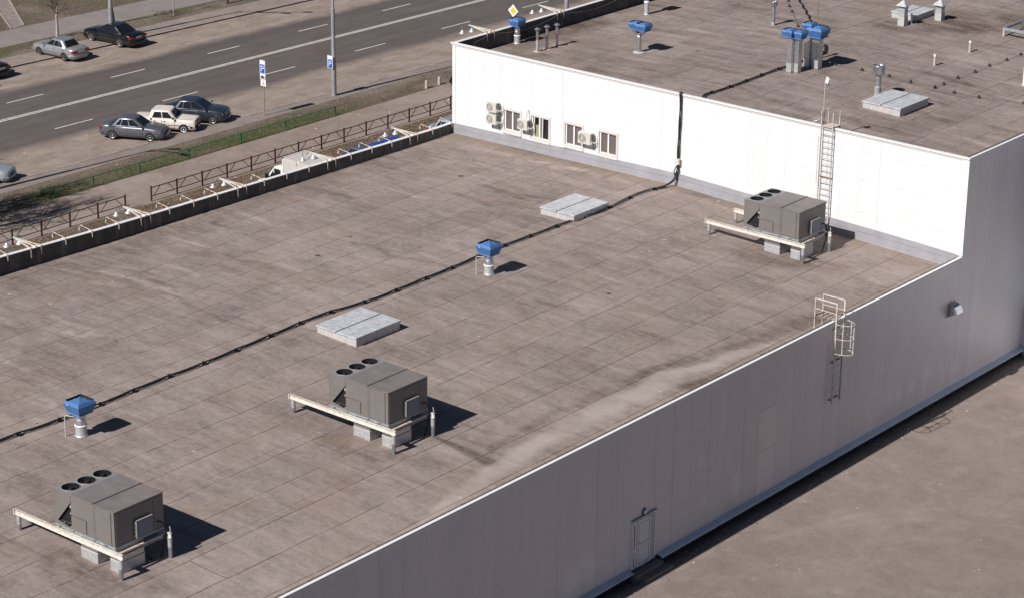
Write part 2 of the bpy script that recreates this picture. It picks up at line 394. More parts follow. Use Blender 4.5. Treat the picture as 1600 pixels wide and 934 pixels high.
def flash_mat():
    m, t, b = nodes('flashing_sheet'); N = NT(t); x, y, z = N.sep()
    n = N.noise(1.2, 5, .6); c = N.mul((.36, .355, .385), N.mr(n, .3, .7, .88, 1.1))
    zz = N.m('SUBTRACT', z, N.m('MULTIPLY', N.m('ABSOLUTE', N.m('ADD', x, 16.45)), -.0))
    c = N.mix(N.m('MULTIPLY', N.attr('line'), .35), c, (.2, .2, .22))
    c = N.mix(N.m('MULTIPLY', N.ramp(N.noise(1, 5, .7, v=N.scale((1, 1, 5))), [(.5, 0), (.7, 1)]), .35), c, (.5, .44, .4))
    t.links.new(c, b.inputs['Base Color']); b.inputs['Roughness'].default_value = .45; b.inputs['Metallic'].default_value = .15; return m
def street_mat():
    m, t, b = nodes('street_surface'); N = NT(t); x, y, z = N.sep()
    xs = N.m('SUBTRACT', x, N.m('MULTIPLY', y, .042))
    wob = N.m('ADD', N.mr(N.noise(.16, 4, .6), .25, .75, -.45, .45), N.mr(N.noise(1.6, 5, .7), .25, .75, -.22, .22))
    xe = N.m('ADD', xs, wob)
    sand = N.m('MAXIMUM', N.mr(xe, -76.3, -75.2, 1, 0), N.mr(xe, -65.1, -63.7, 0, 1))
    lane = N.m('MULTIPLY', N.m('COSINE', N.m('MULTIPLY', N.m('ADD', xs, 70.5), 2*math.pi/1.6)), .5)
    ln = N.noise(1, 6, .65, v=N.scale((1.6, .12, 1), (0, 0, -.042)))
    fine = N.noise(14, 4, .7); n2 = N.noise(.5, 5, .6)
    a = N.m('ADD', N.m('ADD', 1., N.m('MULTIPLY', lane, .07)), N.m('ADD', N.mr(ln, .3, .7, -.16, .16), N.m('ADD', N.mr(fine, .3, .7, -.12, .12), N.mr(n2, .3, .7, -.08, .08))))
    asp = N.mul((.105, .087, .081), a)
    asp = N.mix(N.m('MULTIPLY', N.m('MULTIPLY', N.mr(N.m('ABSOLUTE', N.m('ADD', xs, 75.)), .3, 1.3, 1, 0), .4), 1.), asp, (.075, .062, .058))
    crk = N.n('ShaderNodeTexVoronoi', feature='DISTANCE_TO_EDGE'); crk.inputs['Scale'].default_value = .16
    wv = N.n('ShaderNodeVectorMath', operation='ADD'); N.link(N.P(), wv.inputs[0]); nn = N.n('ShaderNodeTexNoise'); nn.inputs['Scale'].default_value = .7; nn.inputs['Detail'].default_value = 5
    N.link(N.P(), nn.inputs['Vector']); N.link(N.mul(nn.outputs['Color'], 3.), wv.inputs[1]); N.link(wv.outputs[0], crk.inputs['Vector'])
    asp = N.mix(N.m('MULTIPLY', N.mr(crk.outputs['Distance'], .002, .006, 1, 0), .35), asp, (.03, .027, .025))
    sn = N.noise(1.1, 7, .7, v=N.scale((1, .55, 1)), dist=.4)
    sc = N.mix(N.ramp(sn, [(.3, 0), (.72, 1)]), (.20, .152, .122), (.35, .285, .24))
    tr = N.noise(1, 5, .6, v=N.scale((2.4, .35, 1), (0, 0, .35)))
    sc = N.mix(N.m('MULTIPLY', N.ramp(tr, [(.55, 0), (.75, 1)]), .45), sc, (.22, .17, .145))
    sc = N.mul(sc, N.mr(N.noise(9, 5, .7), .3, .7, .86, 1.14))
    sc = N.mix(N.m('MULTIPLY', N.speck(1.6, .82), .6), sc, (.5, .45, .4))
    c = N.mix(sand, asp, sc)
    t.links.new(c, b.inputs['Base Color']); b.inputs['Roughness'].default_value = .88; N.bump(fine, b, .3, .01); return m
def pave_mat(name, ca, cb, sc=1., specks=.8, slab=0, lit=.6):
    m, t, b = nodes(name); N = NT(t); n = N.noise(.9*sc, 7, .68, dist=.5); f = N.noise(7, 7, .85); g = N.noise(.2, 4, .6)
    c = N.mix(N.mr(n, .28, .72, 0, 1), ca, cb); c = N.mul(c, N.m('MULTIPLY', N.mr(f, .3, .7, .78, 1.22), N.mr(g, .3, .7, .93, 1.07)))
    c = N.mix(N.m('MULTIPLY', N.attr('stain'), lit), c, (.42, .36, .33))
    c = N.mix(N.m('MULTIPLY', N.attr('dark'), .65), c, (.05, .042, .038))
    c = N.mix(N.m('MULTIPLY', N.speck(4.6, specks), .6), c, (.46, .41, .37))
    c = N.mix(N.m('MULTIPLY', N.speck(3.1, .83, N.scale((1, 1, 1), loc=(3, 1, 0))), .7), c, (.06, .05, .045))
    if slab:
        x, y, z = N.sep(); fr = N.m('FRACT', N.m('DIVIDE', y, slab)); c = N.mix(N.mr(N.m('MINIMUM', fr, N.m('SUBTRACT', 1., fr)), .004, .012, .4, 0), c, (.08, .07, .065))
    t.links.new(c, b.inputs['Base Color']); b.inputs['Roughness'].default_value = .92; N.bump(N.m('ADD', f, n), b, .35, .015); return m
def grass_mat(name, gmin, gmax):
    m, t, b = nodes(name); N = NT(t); n = N.noise(.45, 6, .65, dist=.4); f = N.noise(5, 6, .78); g = N.noise(17, 4, .8); l = N.noise(1.6, 6, .7)
    c = N.mix(N.ramp(f, [(.34, 0), (.62, 1)]), (.045, .035, .023), (.165, .125, .085))
    c = N.mix(N.ramp(g, [(.56, 0), (.72, 1)]), c, (.27, .22, .16))
    gr = N.m('MULTIPLY', N.mr(n, gmin, gmax, 0, 1), N.ramp(l, [(.3, .25), (.6, 1)]))
    gr = N.m('MAXIMUM', gr, N.m('MULTIPLY', N.attr('green'), N.ramp(f, [(.28, .35), (.5, 1)])))
    c = N.mix(gr, c, N.mix(g, (.025, .042, .008), (.105, .135, .03)))
    c = N.mix(N.attr('bare'), c, N.mix(f, (.16, .12, .095), (.29, .24, .195)))
    t.links.new(c, b.inputs['Base Color']); b.inputs['Roughness'].default_value = .95; N.bump(N.m('ADD', f, g), b, .8, .04); return m
ROOF = roof_mat(); GREYW = panel_mat('side_cladding', 1, (.60, .56, .578), 1.265, -15.27, True)
WHITEW = panel_mat('end_cladding', 0, (.735, .735, .74), 1.075, -31.62, False)
PARA = parapet_mat(); FLASH = flash_mat()
# ------------------------------------------------------------------ ground and street (structure)
zero = lambda X, Y: np.zeros_like(X)
def flat(z): return lambda X, Y: np.zeros_like(X)+z
def strip(name, a, b, y0, y1, z, mat, step=.5, fields=None, skirt=True):
    """a, b: (x at y=0, slope) of the two long edges"""
    ny = int((y1-y0)/step)+1; nx = max(2, int(abs(b[0]-a[0])/step)+1)
    Y, T = np.meshgrid(np.linspace(y0, y1, ny), np.linspace(0, 1, nx), indexing='ij')
    X = (a[0]+a[1]*Y)*(1-T)+(b[0]+b[1]*Y)*T
    co = np.stack([X, Y, np.zeros_like(X)+z], -1).reshape(-1, 3)
    idx = np.arange(nx*ny).reshape(ny, nx)
    q = np.stack([idx[:-1, :-1], idx[:-1, 1:], idx[1:, 1:], idx[1:, :-1]], -1).reshape(-1, 4)
    v = [tuple(c) for c in co]; f = q.tolist()
    if skirt:
        o = len(v)
        for side in (0, nx-1):
            x0_, y0_ = X[0, side], Y[0, side]; x1_, y1_ = X[-1, side], Y[-1, side]; k = len(v)
            v += [(x0_, y0_, z), (x1_, y1_, z), (x1_, y1_, z-.35), (x0_, y0_, z-.35)]; f.append([k, k+1, k+2, k+3] if side else [k+3, k+2, k+1, k])
    me = bpy.data.meshes.new(name); me.from_pydata(v, [], f); me.update()
    for k, fn in (fields or {}).items():
        at = me.attributes.new(k, 'FLOAT', 'POINT'); vals = np.zeros(len(v), np.float32); vals[:X.size] = fn(X, Y).ravel(); at.data.foreach_set('value', vals)
    me.materials.append(mat); o = bpy.data.objects.new(name, me); C.objects.link(o); return tag(o, None, None, kind='structure')
SZ = GZ-.1
g0 = MB(); g0.add([(-900,-900,GZ-.34),(900,-900,GZ-.34),(900,1100,GZ-.34),(-900,1100,GZ-.34)], [(0,1,2,3)], grass_mat('soil', .5, .8)).build('ground')['kind'] = 'structure'
KN = (-59.45, .034); KF = (-80.75, .066); Y0, Y1 = -60, 150
strip('road', KF, KN, Y0, Y1, SZ, street_mat(), 1.)
strip('near_pavement', (-59.33, .034), (-57.95, .030), Y0, Y1, GZ, pave_mat('pavement', (.19, .155, .14), (.265, .225, .2)))
def greenf(X, Y):
    d = X-(-55.4+.022*Y)
    return np.clip(1.35-np.abs(d+.1)/1.25, 0, 1)*np.clip((Y+11)/4, 0, 1)*np.clip((19-Y)/6, 0, 1)*np.clip(fbm(X*.8, Y*.5, 3)*2.4-.6, .1, 1)
def baref(X, Y):
    d = X-(-57.6+.030*Y); e = X-(-55.0+.02*Y)
    return np.clip(.6*np.clip(.9-np.abs(d)/.9, 0, 1)*np.clip(fbm(X, Y*.5, 5)*3-.7, 0, 1)+np.clip((Y-16)/8, 0, 1)*np.clip(fbm(X*.9, Y*.4, 8)*3-1., 0, .9), 0, 1)
strip('near_verge', (-57.95, .030), (-54.95, .020), Y0, Y1, GZ+.005, grass_mat('verge_grass', .62, .95), .3, dict(green=greenf, bare=baref))
strip('footpath', (-54.95, .020), (-50.2, .019), Y0, Y1, GZ-.01, pave_mat('path_surface', (.2, .148, .122), (.30, .24, .205)), .5, dict(stain=lambda X, Y: np.clip(fbm(X*.5, Y*.18, 31)*3-1.5, 0, .35)))
strip('leafy_verge', (-50.2, .019), (-46.9, .019), Y0, Y1, GZ+.004, grass_mat('leaf_verge', .55, .85), .3, dict(green=lambda X, Y: np.clip(fbm(X*.5, Y*.4, 12)*4-2.3, 0, .6), bare=lambda X, Y: np.clip(fbm(X*.6, Y*.3, 17)*3-1.5, 0, .5)+.0*X))
strip('parking_yard', (-46.9, .019), (-32.0, 0), Y0, Y1, SZ, pave_mat('yard_asphalt', (.13, .11, .1), (.2, .175, .155)), 2.)
strip('far_shoulder', (-80.6, .066), (-82.7, .05), Y0, Y1, GZ-.006, pave_mat('far_shoulder_surface', (.2, .16, .14), (.30, .25, .22)))
strip('far_verge', (-82.7, .05), (-85.2, .055), Y0, Y1, GZ+.004, grass_mat('far_verge_grass', .55, .9), .4, dict(green=lambda X, Y: np.clip(fbm(X*.6, Y*.3, 41)*3-1.4, 0, .55), bare=lambda X, Y: np.clip(fbm(X*.5, Y*.25, 43)*3-1.5, 0, .8)))
strip('far_pavement', (-85.2, .055), (-89.1, .058), Y0, Y1, GZ, pave_mat('far_pavement_surface', (.195, .168, .155), (.255, .222, .208)))
strip('far_lawn', (-89.1, .058), (-160, .058), Y0, Y1, GZ-.004, grass_mat('lawn_grass', .52, .9), .6, dict(green=lambda X, Y: np.clip(fbm(X*.3, Y*.3, 51)*3-1.5, 0, .45), bare=lambda X, Y: np.clip(fbm(X*.25, Y*.25, 53)*3-1.7, 0, .6)))
# kerbs
kb = simple('kerb_stone', (.33, .29, .265), .9, 0, .25, 3, .5, (.12, .1, .09), bump=.4)
for (a, b_, zt) in (((-59.45, .034), (-59.33, .034), GZ+.02), ((-80.75, .066), (-80.6, .066), GZ+.02)):
    q = MB()
    y = Y0
    while y < 110:
        e = y+.985; j = random.uniform(-.012, .012); v = []
        for yy in (y, e):
            for (k, zz) in ((a, SZ-.2), (a, zt+j), (b_, zt+j), (b_, SZ-.2)): v.append((k[0]+k[1]*yy, yy, zz))
        q.add(v, [(0,4,5,1),(1,5,6,2),(2,6,7,3),(3,2,1,0),(4,5,6,7)], kb); y += 1.
    q.build('kerb')['kind'] = 'structure'
# diagonal path on the lawn with pale edging
dp = MB(); pm = pave_mat('lawn_path_surface', (.2, .165, .15), (.29, .245, .22))
A_, B_ = G(-6, 88), G(150/4, 158/4); 
pl = [G(70/3.99, 182/3.99), G(148/3.99, 159/3.99), G(55/3.99, 0), G(-60/3.99, 0)]
ext = [pl[0], pl[1], pl[2]+(pl[2]-pl[1])*4, pl[3]+(pl[3]-pl[0])*4]
dp.add([(p.x, p.y, GZ+.004) for p in ext], [(0,1,2,3)], pm).build('lawn_path')['kind'] = 'structure'
for a, b_ in ((ext[0], ext[3]), (ext[1], ext[2])):
    MB().beam((a.x, a.y, GZ+.03), (b_.x, b_.y, GZ+.03), .12, .1, kb).build('kerb')['kind'] = 'structure'
# yard on the grey side
def yl(X, Y):
    s = fbm(X*.35, Y*.35, 61, 5); s2 = fbm(X*1.3, Y*1.3, 62, 4)
    arcs = np.zeros_like(X)
    for (cx, cy, r) in ((8, -30, 9.), (8, -30, 10.2), (14, -22, 12), (14.6, -21, 13.3)):
        d = np.abs(np.hypot(X-cx, Y-cy)-r+.6*(fbm(X*.3, Y*.3, 65)-.5)); arcs = np.maximum(arcs, np.clip(1-d/.22, 0, 1)*np.clip(fbm(X*.6, Y*.6, 66)*3-1.3, 0, .6))
    edge = np.exp(-((X-.8)/.5)**2)*np.clip(fbm(X*2, Y*1.2, 67)*3-1.4, 0, 1)*.6
    pat = seg(X, Y, [(3.5, -15.5), (5.8, -12.5)], .9)*.25 + seg(X, Y, [(2.1, -19), (3.8, -14.2)], .25)*.4
    return np.clip(np.clip(s*3.2-1.75, 0, .55)*.35+np.clip(s2*3-1.9, 0, .5)+arcs*.6+edge+pat, 0, 1)
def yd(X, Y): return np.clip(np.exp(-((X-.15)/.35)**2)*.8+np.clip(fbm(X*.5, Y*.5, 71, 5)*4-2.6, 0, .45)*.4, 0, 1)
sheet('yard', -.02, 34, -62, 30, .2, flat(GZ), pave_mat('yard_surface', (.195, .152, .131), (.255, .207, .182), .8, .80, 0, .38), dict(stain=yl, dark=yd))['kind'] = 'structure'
strip('yard_apron', (34, 0), (260, 0), -250, 260, GZ-.004, pave_mat('yard_far_surface', (.155, .125, .115), (.225, .19, .178)), 20., skirt=False)
# road markings
mk = simple('road_paint', (.62, .58, .53), .8, 0, .1, 2, .45, (.2, .17, .16)); mk2 = simple('worn_road_paint', (.40, .36, .33), .85, 0, .2, 3, .6, (.2, .16, .14))
def mark(p, q, wd, mat, name='road_marking'):
    d = Vector((q.x-p.x, q.y-p.y, 0)).normalized(); r = Vector((d.y, -d.x, 0))*wd/2
    vs = [(c+s_*r) for c in (p, q) for s_ in (-1, 1)]
    o = MB().add([(v.x, v.y, SZ+.005) for v in vs], [(0,1,3,2)], mat).build(name); o['kind'] = 'structure'; return o
sl_ = .0425
for off in (-.125, .125): mark(Vector((-70.38+off+sl_*Y0, Y0, 0)), Vector((-70.38+off+sl_*110, 110, 0)), .15, mk, 'centre_line')
def dash(x0, ya, n, per, ln, mat):
    for i in range(n):
        y = ya+i*per; mark(Vector((x0+sl_*y, y, 0)), Vector((x0+sl_*(y+ln), y+ln, 0)), .13, mat, 'lane_line')
dash(-73.5, 2.85-8.9*3, 13, 8.85, 3.05, mk); dash(-66.45, 1.0-9.05*3, 13, 9.02, 3.1, mk)
dash(-76.62, 3.0-9.1*2, 8, 9.1, 3.1, mk2); dash(-63.35, 27.4, 4, 8.9, 1.7, mk2)
#==BUILDING==
def rz(f): return lambda X, Y: np.interp(X, *( (LX, LZ) if f == 'l' else (UX, UZ)))
bld = thing('warehouse', 'grey and white clad warehouse with a low brown roof and a taller block behind', 'warehouse', (0,0,0))
PY = [-62, -31, -25, -15.8, -5.5, -1.6, 0.]; PX = [-32.55, -32.33, -32.08, -31.88, -31.65, -31.6, -31.7]; PZt = [.9, .78, .68, .58, .5, .47, .45]
def stain_low(X, Y):
    s = np.zeros_like(X)
    w1 = X+.5*(fbm(X*.7, Y*.7, 81)-.5); w2 = Y+1.2*(fbm(X*.5, Y*.5, 82)-.5)
    s += .1*seg(w1, w2, [(-1.3,-36),(-1.8,-31.7),(-2.15,-28.1),(-2.15,-25.4),(-2.15,-22.6),(-2.4,-20.3),(-2.05,-18.3),(-1.75,-15.7),(-1.3,-14)], [.35,.5,.55,.6,.65,.62,.5,.42,.3])*np.clip(fbm(X*.9, Y*.9, 90)*1.6+.1, .5, 1.1)
    s -= .55*seg(w1, w2, [(-3.2,-30.6),(-3.6,-27.3),(-3.4,-23.5),(-3.35,-21),(-3.3,-18.6),(-2.9,-16.9),(-2.2,-14)], [.2,.3,.35,.45,.35,.3,.25])*np.clip(fbm(X*.8, Y*.5, 83)*2.6-.6, 0, 1)
    s -= .65*seg(w1, w2, [(-1.2,-20.4),(-1.0,-18.2)], .4)+.35*seg(w1, w2, [(-2,-13),(-1.6,-9)], .6)
    s -= .75*seg(X+.25*(fbm(X, Y, 84)-.5), Y, [(-5.7,-31.2),(-4.6,-31.25),(-2.5,-31.5)], [.1,.2,.4])+.35*seg(w1, w2, [(-5,-30.6),(-3.4,-30.3)], .16)
    for yy in (-33.4, -47.5, -4.7):   # grime round the units
        s -= .42*seg(w1, w2, [(-8.2,yy-.7),(-6.3,yy-.6)], .9)*np.clip(fbm(X*1.1, Y*1.1, 85)*2.4-.5, 0, 1)+.4*seg(w1, w2, [(-5.4,yy+.2),(-4.2,yy+.5)], .8)*np.clip(fbm(X*1.1, Y*1.1, 86)*2.4-.5, 0, 1)
    s -= .30*np.clip(fbm(X*.16, Y*.10, 87)*3.4-1.8, 0, 1)*np.clip((-20-X)/8, 0, 1)
    s += .45*seg(w1, w2, [(-24,-27.6),(-27.6,-27.6),(-30,-27.6)], .14)+.35*seg(X, w2, [(-31.3,-28.6),(-29.9,-28.5)], .12)
    s -= .35*seg(X, w2, [(-24.,-27.9),(-20.3,-28.4)], .25)
    for k in range(34):     # ponding rings and drag marks along the left side
        cx = -31.+rng.random()*13; cy = -44+rng.random()*42; L = 1+rng.random()*2.6; a = rng.normal()*.12
        s += (rng.choice([-1, 1], p=[.45, .55])*.34)*seg(w1, w2, [(cx, cy), (cx+L, cy-L*a)], .09+.16*rng.random())
    s -= .28*np.exp(-((X+31.2)/.8)**2)*np.clip(fbm(X*.5, Y*.5, 88)*3-.9, 0, 1)
    s -= .55*np.exp(-((X+.35)/.35)**2)*np.clip(fbm(X*.9, Y*.7, 89)*3-1.0, 0, 1)
    s -= .38*np.exp(-((Y+.3)/.5)**2)*np.clip((-8-X)/4, 0, 1)
    for cx, cy in ((-27.7,-1.4),(-26.8,-1.4),(-23.2,-1.5),(-22.2,-1.2),(-20.9,-1.3)): s += .5*seg(X, Y, [(cx-.2,cy),(cx+.2,cy)], .3)
    s += .75*seg(w1, w2, [(-24.9,-1.5),(-24.1,-1.2)], .22)+.7*seg(w1, w2, [(-22.8,-1.2),(-21.6,-.9)], .2)
    return s
def pale_low(X, Y):
    w1 = X+.7*(fbm(X*.6, Y*.6, 181)-.5)+.25*(fbm(X*2, Y*1.2, 182)-.5); w2 = Y+1.2*(fbm(X*.5, Y*.5, 82)-.5)
    p = .85*seg(w1, w2, [(-1.0,-38),(-1.6,-34),(-2.0,-31.7),(-2.35,-28.1),(-2.3,-25.4),(-2.25,-22.6),(-2.5,-20.3),(-2.05,-18.3),(-1.75,-15.7),(-1.2,-13.6)], [.25,.4,.5,.55,.6,.62,.6,.42,.34,.2])
    return np.clip(p*np.clip(fbm(X*.8, Y*.7, 183)*1.7-.0, .35, 1), 0, .9)
def warm_low(X, Y): return np.clip(.55*np.exp(-((Y+.2)/1.2)**2)*np.clip(fbm(X*.6, Y*.9, 91)*2.2-.3, 0, 1)+.5*seg(X, Y, [(-8.1,-34.1),(-6.6,-33.9)], .5)*fbm(X*2, Y*2, 92), 0, .8)
lowl = lambda Y: np.interp(Y, PY, PX)
sheet('low_roof', -32.2, -.12, -62, -.0, .11, rz('l'), ROOF, dict(stain=stain_low, warm=warm_low, pale=pale_low), bld, lowl)
def stain_up(X, Y):
    w1 = X+.5*(fbm(X*.7, Y*.7, 81)-.5); w2 = Y+1.*(fbm(X*.5, Y*.5, 82)-.5); s = -.10+np.zeros_like(X)
    s -= .75*seg(w1, w2, [(-31,4.2),(-31.,12),(-30.8,26)], 1.2)*np.clip(fbm(X*.5, Y*.3, 93)*3-.9, 0, 1)
    s -= .5*seg(w1, w2, [(-29.6,2.8),(-28.4,3.4)], .7)
    s -= .62*seg(w1, w2, [(-17,21),(-14.5,24),(-12,28)], [1.6, 2.2, 2.2])*np.clip(fbm(X*.5, Y*.5, 94)*2.6-.4, 0, 1)
    for k in range(60):
        cx = -29+rng.random()*28; cy = 2+rng.random()*30; L = 1.5+rng.random()*3; s += (rng.choice([-1, 1], p=[.62, .38])*.3)*seg(w1, w2, [(cx, cy), (cx+L, cy)], .1+.3*rng.random())
    s -= .4*np.exp(-((X+.35)/.4)**2)
    return s
def warm_up(X, Y): return .8*seg(X, Y, [(-29.2,3.3),(-28.8,5.3)], .38)*np.clip(fbm(X*2, Y*2, 95)*2.4-.3, 0, 1)
sheet('upper_roof', -31.55, -.12, .14, 60, .16, rz('u'), ROOF, dict(stain=stain_up, warm=warm_up), bld)
def smear(X, Y):  # X is y (along wall), Y is z
    s = np.zeros_like(X); n = fbm(X*2.2, Y*1.6, 96)
    for (a, b_, r) in ((-7.4,-5.12,.42),(-6.51,-5.1,.3),(-5.8,-5.3,.3),(-5.1,-5.4,.3),(-3.92,-5.28,.35),(-2.57,-5.22,.42),(-1.16,-5.46,.42),(.05,-5.5,.4),(-29.59,-5.4,.5),(-28.73,-5.2,.35),(-28.16,-5.39,.3),(-18.23,-5.28,.3),(-20.9,-3.2,.16),(-20.6,-5.1,.2)):
        s = np.maximum(s, np.clip(1.5-np.hypot((X-a)/r, (Y-b_)/(r*1.7)), 0, 1)*np.clip(n*3-.8, 0, .75))
    return s
def grime(X, Y):
    g = .55*np.clip(1-(Y+6.4)/.8, 0, 1)*np.clip(fbm(X*.6, Y*.5, 97)*3-1.6, 0, 1)
    for a, b_ in ((-11.0,-4.3), (-25.7,-5.6), (-24.9,-5.8), (-17.3,-4.7), (-20.6,-4.9), (-28.7,-6.0)): g = np.maximum(g, .45*np.clip(1-np.abs(X-a)/.16, 0, 1)*np.clip(1-np.abs(Y-b_)/.8, 0, 1)*fbm(X*3, Y, 98)*1.6)
    return np.clip(g, 0, 1)
# grey side wall: sheet in (y,z)
def wallsheet(name, u0, u1, z0, z1, step, mat, fields, x=0.):
    nx = int((u1-u0)/step)+1; ny = int((z1-z0)/step)+1; U_, Z_ = np.meshgrid(np.linspace(u0, u1, nx), np.linspace(z0, z1, ny))
    co = np.stack([np.zeros_like(U_)+x, U_, Z_], -1).reshape(-1, 3); idx = np.arange(nx*ny).reshape(ny, nx)
    q = np.stack([idx[:-1, :-1], idx[:-1, 1:], idx[1:, 1:], idx[1:, :-1]], -1).reshape(-1, 4)
    me = bpy.data.meshes.new(name); me.from_pydata(co.tolist(), [], q.tolist()); me.update()
    for k, fn in fields.items(): a = me.attributes.new(k, 'FLOAT', 'POINT'); a.data.foreach_set('value', fn(U_, Z_).astype(np.float32).ravel())
    me.materials.append(mat); o = bpy.data.objects.new(name, me); C.objects.link(o); o.parent = bld; return o
wallsheet('side_wall', -62, 0, -6.45, .0, .15, GREYW, dict(smear=smear, grime=grime))
wallsheet('side_wall', 0, 60, -6.45, HU-.06, .25, GREYW, dict(smear=smear, grime=grime))
q = MB(); q.box((-.3, -62, -.5), (-.13, 0, .03), PARA); q.box((-.3, .15, 3.6), (-.13, 60, HU-.05), PARA); q.build('edge_upstand', bld)
# copings: white sheet with a drip edge and a thin second line below
def coping(a, b_, z):
    q = MB(); q.box((-.085, a, z-.05), (.05, b_, z), 'upvc'); q.box((-.02, a, z-.13), (.022, b_, z-.095), 'upvc'); q.box((.0, a, z-.093), (.012, b_, z-.052), 'seam'); return q
coping(-62, -.02, .12).build('coping', bld); coping(.13, 60, HU+.01).build('coping', bld)
q = MB(); q.box((-W-.15, -.06, HU-.05), (.05, .12, HU+.012), 'upvc'); q.box((-W-.1, -.03, HU-.14), (.022, -.005, HU-.11), 'trim'); q.build('coping', bld)
# white end wall with window openings
WIN = [(-28.12, -26.9, .70, 1.97), (-26.25, -24.93, .64, 1.99), (-23.95, -22.7, .73, 2.02), (-21.68, -20.43, .72, 2.03)]
q = MB(); xs = [-W]+[v for w_ in WIN for v in w_[:2]]+[0.]
for i in range(0, len(xs), 2): q.add([(xs[i],0,-6.9),(xs[i+1],0,-6.9),(xs[i+1],0,HU-.05),(xs[i],0,HU-.05)], [(0,1,2,3)], WHITEW)
for x0_, x1_, z0_, z1_ in WIN:
    q.add([(x0_,0,-6.9),(x1_,0,-6.9),(x1_,0,z0_),(x0_,0,z0_)], [(0,1,2,3)], WHITEW); q.add([(x0_,0,z1_),(x1_,0,z1_),(x1_,0,HU-.05),(x0_,0,HU-.05)], [(0,1,2,3)], WHITEW)
q.build('end_wall', bld)
q = MB(); q.box((-.30, -.035, .16), (.02, -.003, HU-.14), 'upvc'); q.box((-.13, -.05, .16), (.045, -.035, HU-.14), 'upvc'); q.build('corner_trim', bld); MB().box((-W-.03, -.035, .4), (-W+.16, -.003, HU-.14), 'upvc').build('corner_trim', bld)
# flashing along the foot of the white wall
q = MB(); n = 64
vs = []; fs = []
for i in range(n+1):
    x = -31.68+(31.6)*i/n; zb = lz(x); h = float(np.interp(x, [-31.7,-16.4,-3.6,0], [.53,.62,.70,.68])); vs += [(x,-.10,zb-.03),(x,-.085,zb+.04),(x,-.045,zb+h-.02),(x,-.045,zb+h),(x,0,zb+h+.01)]
for i in range(n):
    for k in range(4): a = i*5+k; fs.append((a, a+5, a+6, a+1))
q.add(vs, fs, FLASH); o = q.build('wall_flashing', bld)
at = o.data.attributes.new('line', 'FLOAT', 'POINT'); at.data.foreach_set('value', [0., 0., 0., 1., 1.]*(n+1))
q = MB()   # lap line on the flashing, a raised edge
for i in range(n):
    a, b_ = vs[i*5+2], vs[i*5+7]; 
    q.beam((a[0], -.062, a[2]-.24+random.uniform(-.006,.006)), (b_[0], -.062, b_[2]-.24), .012, .014, 'galv')
q.build('flashing_lap', bld)
# low parapet on the street side
q = MB(); cp = MB(); yy = list(np.linspace(-62, -.02, 90))
for a, b_ in zip(yy[:-1], yy[1:]):
    xa, xb = np.interp(a, PY, PX), np.interp(b_, PY, PX); za, zb = np.interp(a, PY, PZt), np.interp(b_, PY, PZt); f = lambda x: lz(x)-.05
    q.add([(xa,a,f(xa)),(xb,b_,f(xb)),(xb,b_,zb),(xa,a,za)], [(0,1,2,3)], PARA)
    cp.add([(xa+.03,a,za-.02),(xb+.03,b_,zb-.02),(xb+.03,b_,zb+.01),(xa+.03,a,za+.01),(xa-.17,a,za+.02),(xb-.17,b_,zb+.02),(xb-.17,b_,zb-.1),(xa-.17,a,za-.1)], [(0,1,2,3),(3,2,5,4),(4,5,6,7)], 'upvc')
    q.add([(xa-.16,a,GZ-.2),(xb-.16,b_,GZ-.2),(xb-.16,b_,zb-.02),(xa-.16,a,za-.02)], [(3,2,1,0)], GREYW)
q.build('parapet', bld); cp.build('coping', bld)
# upper parapet, dark inside
q = MB(); q.box((-W-.02, .12, -6.9), (-W+.17, 60, HU+.0), GREYW); q.build('street_wall', bld)
q = MB(); q.box((-W+.171, .13, 3.9), (-W+.20, 60, HU-.03), PARA); q.build('parapet', bld)
q = MB(); q.box((-W-.02, .122, HU+.002), (-W+.22, 60, HU+.03), 'upvc'); q.build('coping', bld)
# hidden faces so that the block is closed from other positions
q = MB(); q.add([(-32.5,-62,-6.9),(0,-62,-6.9),(0,-62,-.03),(-32.5,-62,-.03)], [(0,1,2,3)], GREYW); q.build('near_end_wall', bld); q = MB(); q.add([(-W,60,-6.9),(0,60,-6.9),(0,60,HU-.1),(-W,60,HU-.1)], [(3,2,1,0)], GREYW); q.build('back_wall', bld)
# plinth and ledge at the foot of the grey wall, with a gap at the door
pl_m = simple('plinth', (.022, .021, .022), .85, 0, .3, 6)
for a, b_ in ((-62, -25.75), (-23.85, 6.75)):
    q = MB(); q.box((-.2, a, GZ-.1), (.10, b_, -6.47), pl_m)
    y = a+.1
    while y < b_: q.box((.10, y, GZ-.05), (.125, y+.07, -6.48), pl_m); y += .19
    q.build('plinth', bld)
    q = MB(); y = a
    while y < b_-.05:
        e = min(b_, y+2.08); q.add([(.002,y,-6.37),(.002,e-.008,-6.37),(.30,e-.008,-6.455),(.30,y,-6.455),(.30,y,-6.50),(.30,e-.008,-6.50)], [(0,3,2,1),(3,4,5,2)], 'ledge'); q.box((.0, e-.02, -6.50), (.31, e-.008, -6.452+.0), 'ledge') if 0 else None; y = e
    q.build('ledge', bld)
# projecting wing at the far right foot of the wall
wing = MB(); wing.box((3.2, 6.9, -4.6), (14, 16, 2.8), simple('bounce_block_white', (.82, .82, .82), .45, .0, .03)); wing.build('annex_and_bounce_wall', bld); wing = MB(); wing.box((.0, 6.75, GZ), (14, 16, -4.62), simple('wing_cladding', (.62, .63, .68), .45, .1, .04))  # upper white block is unseen, added to bounce sunlight onto the grey wall
o = wing.build('annex_and_bounce_wall', bld); MB().box((.0, 6.7, -4.62), (14.05, 16.05, -4.54), 'ledge').build('annex_roof', bld)
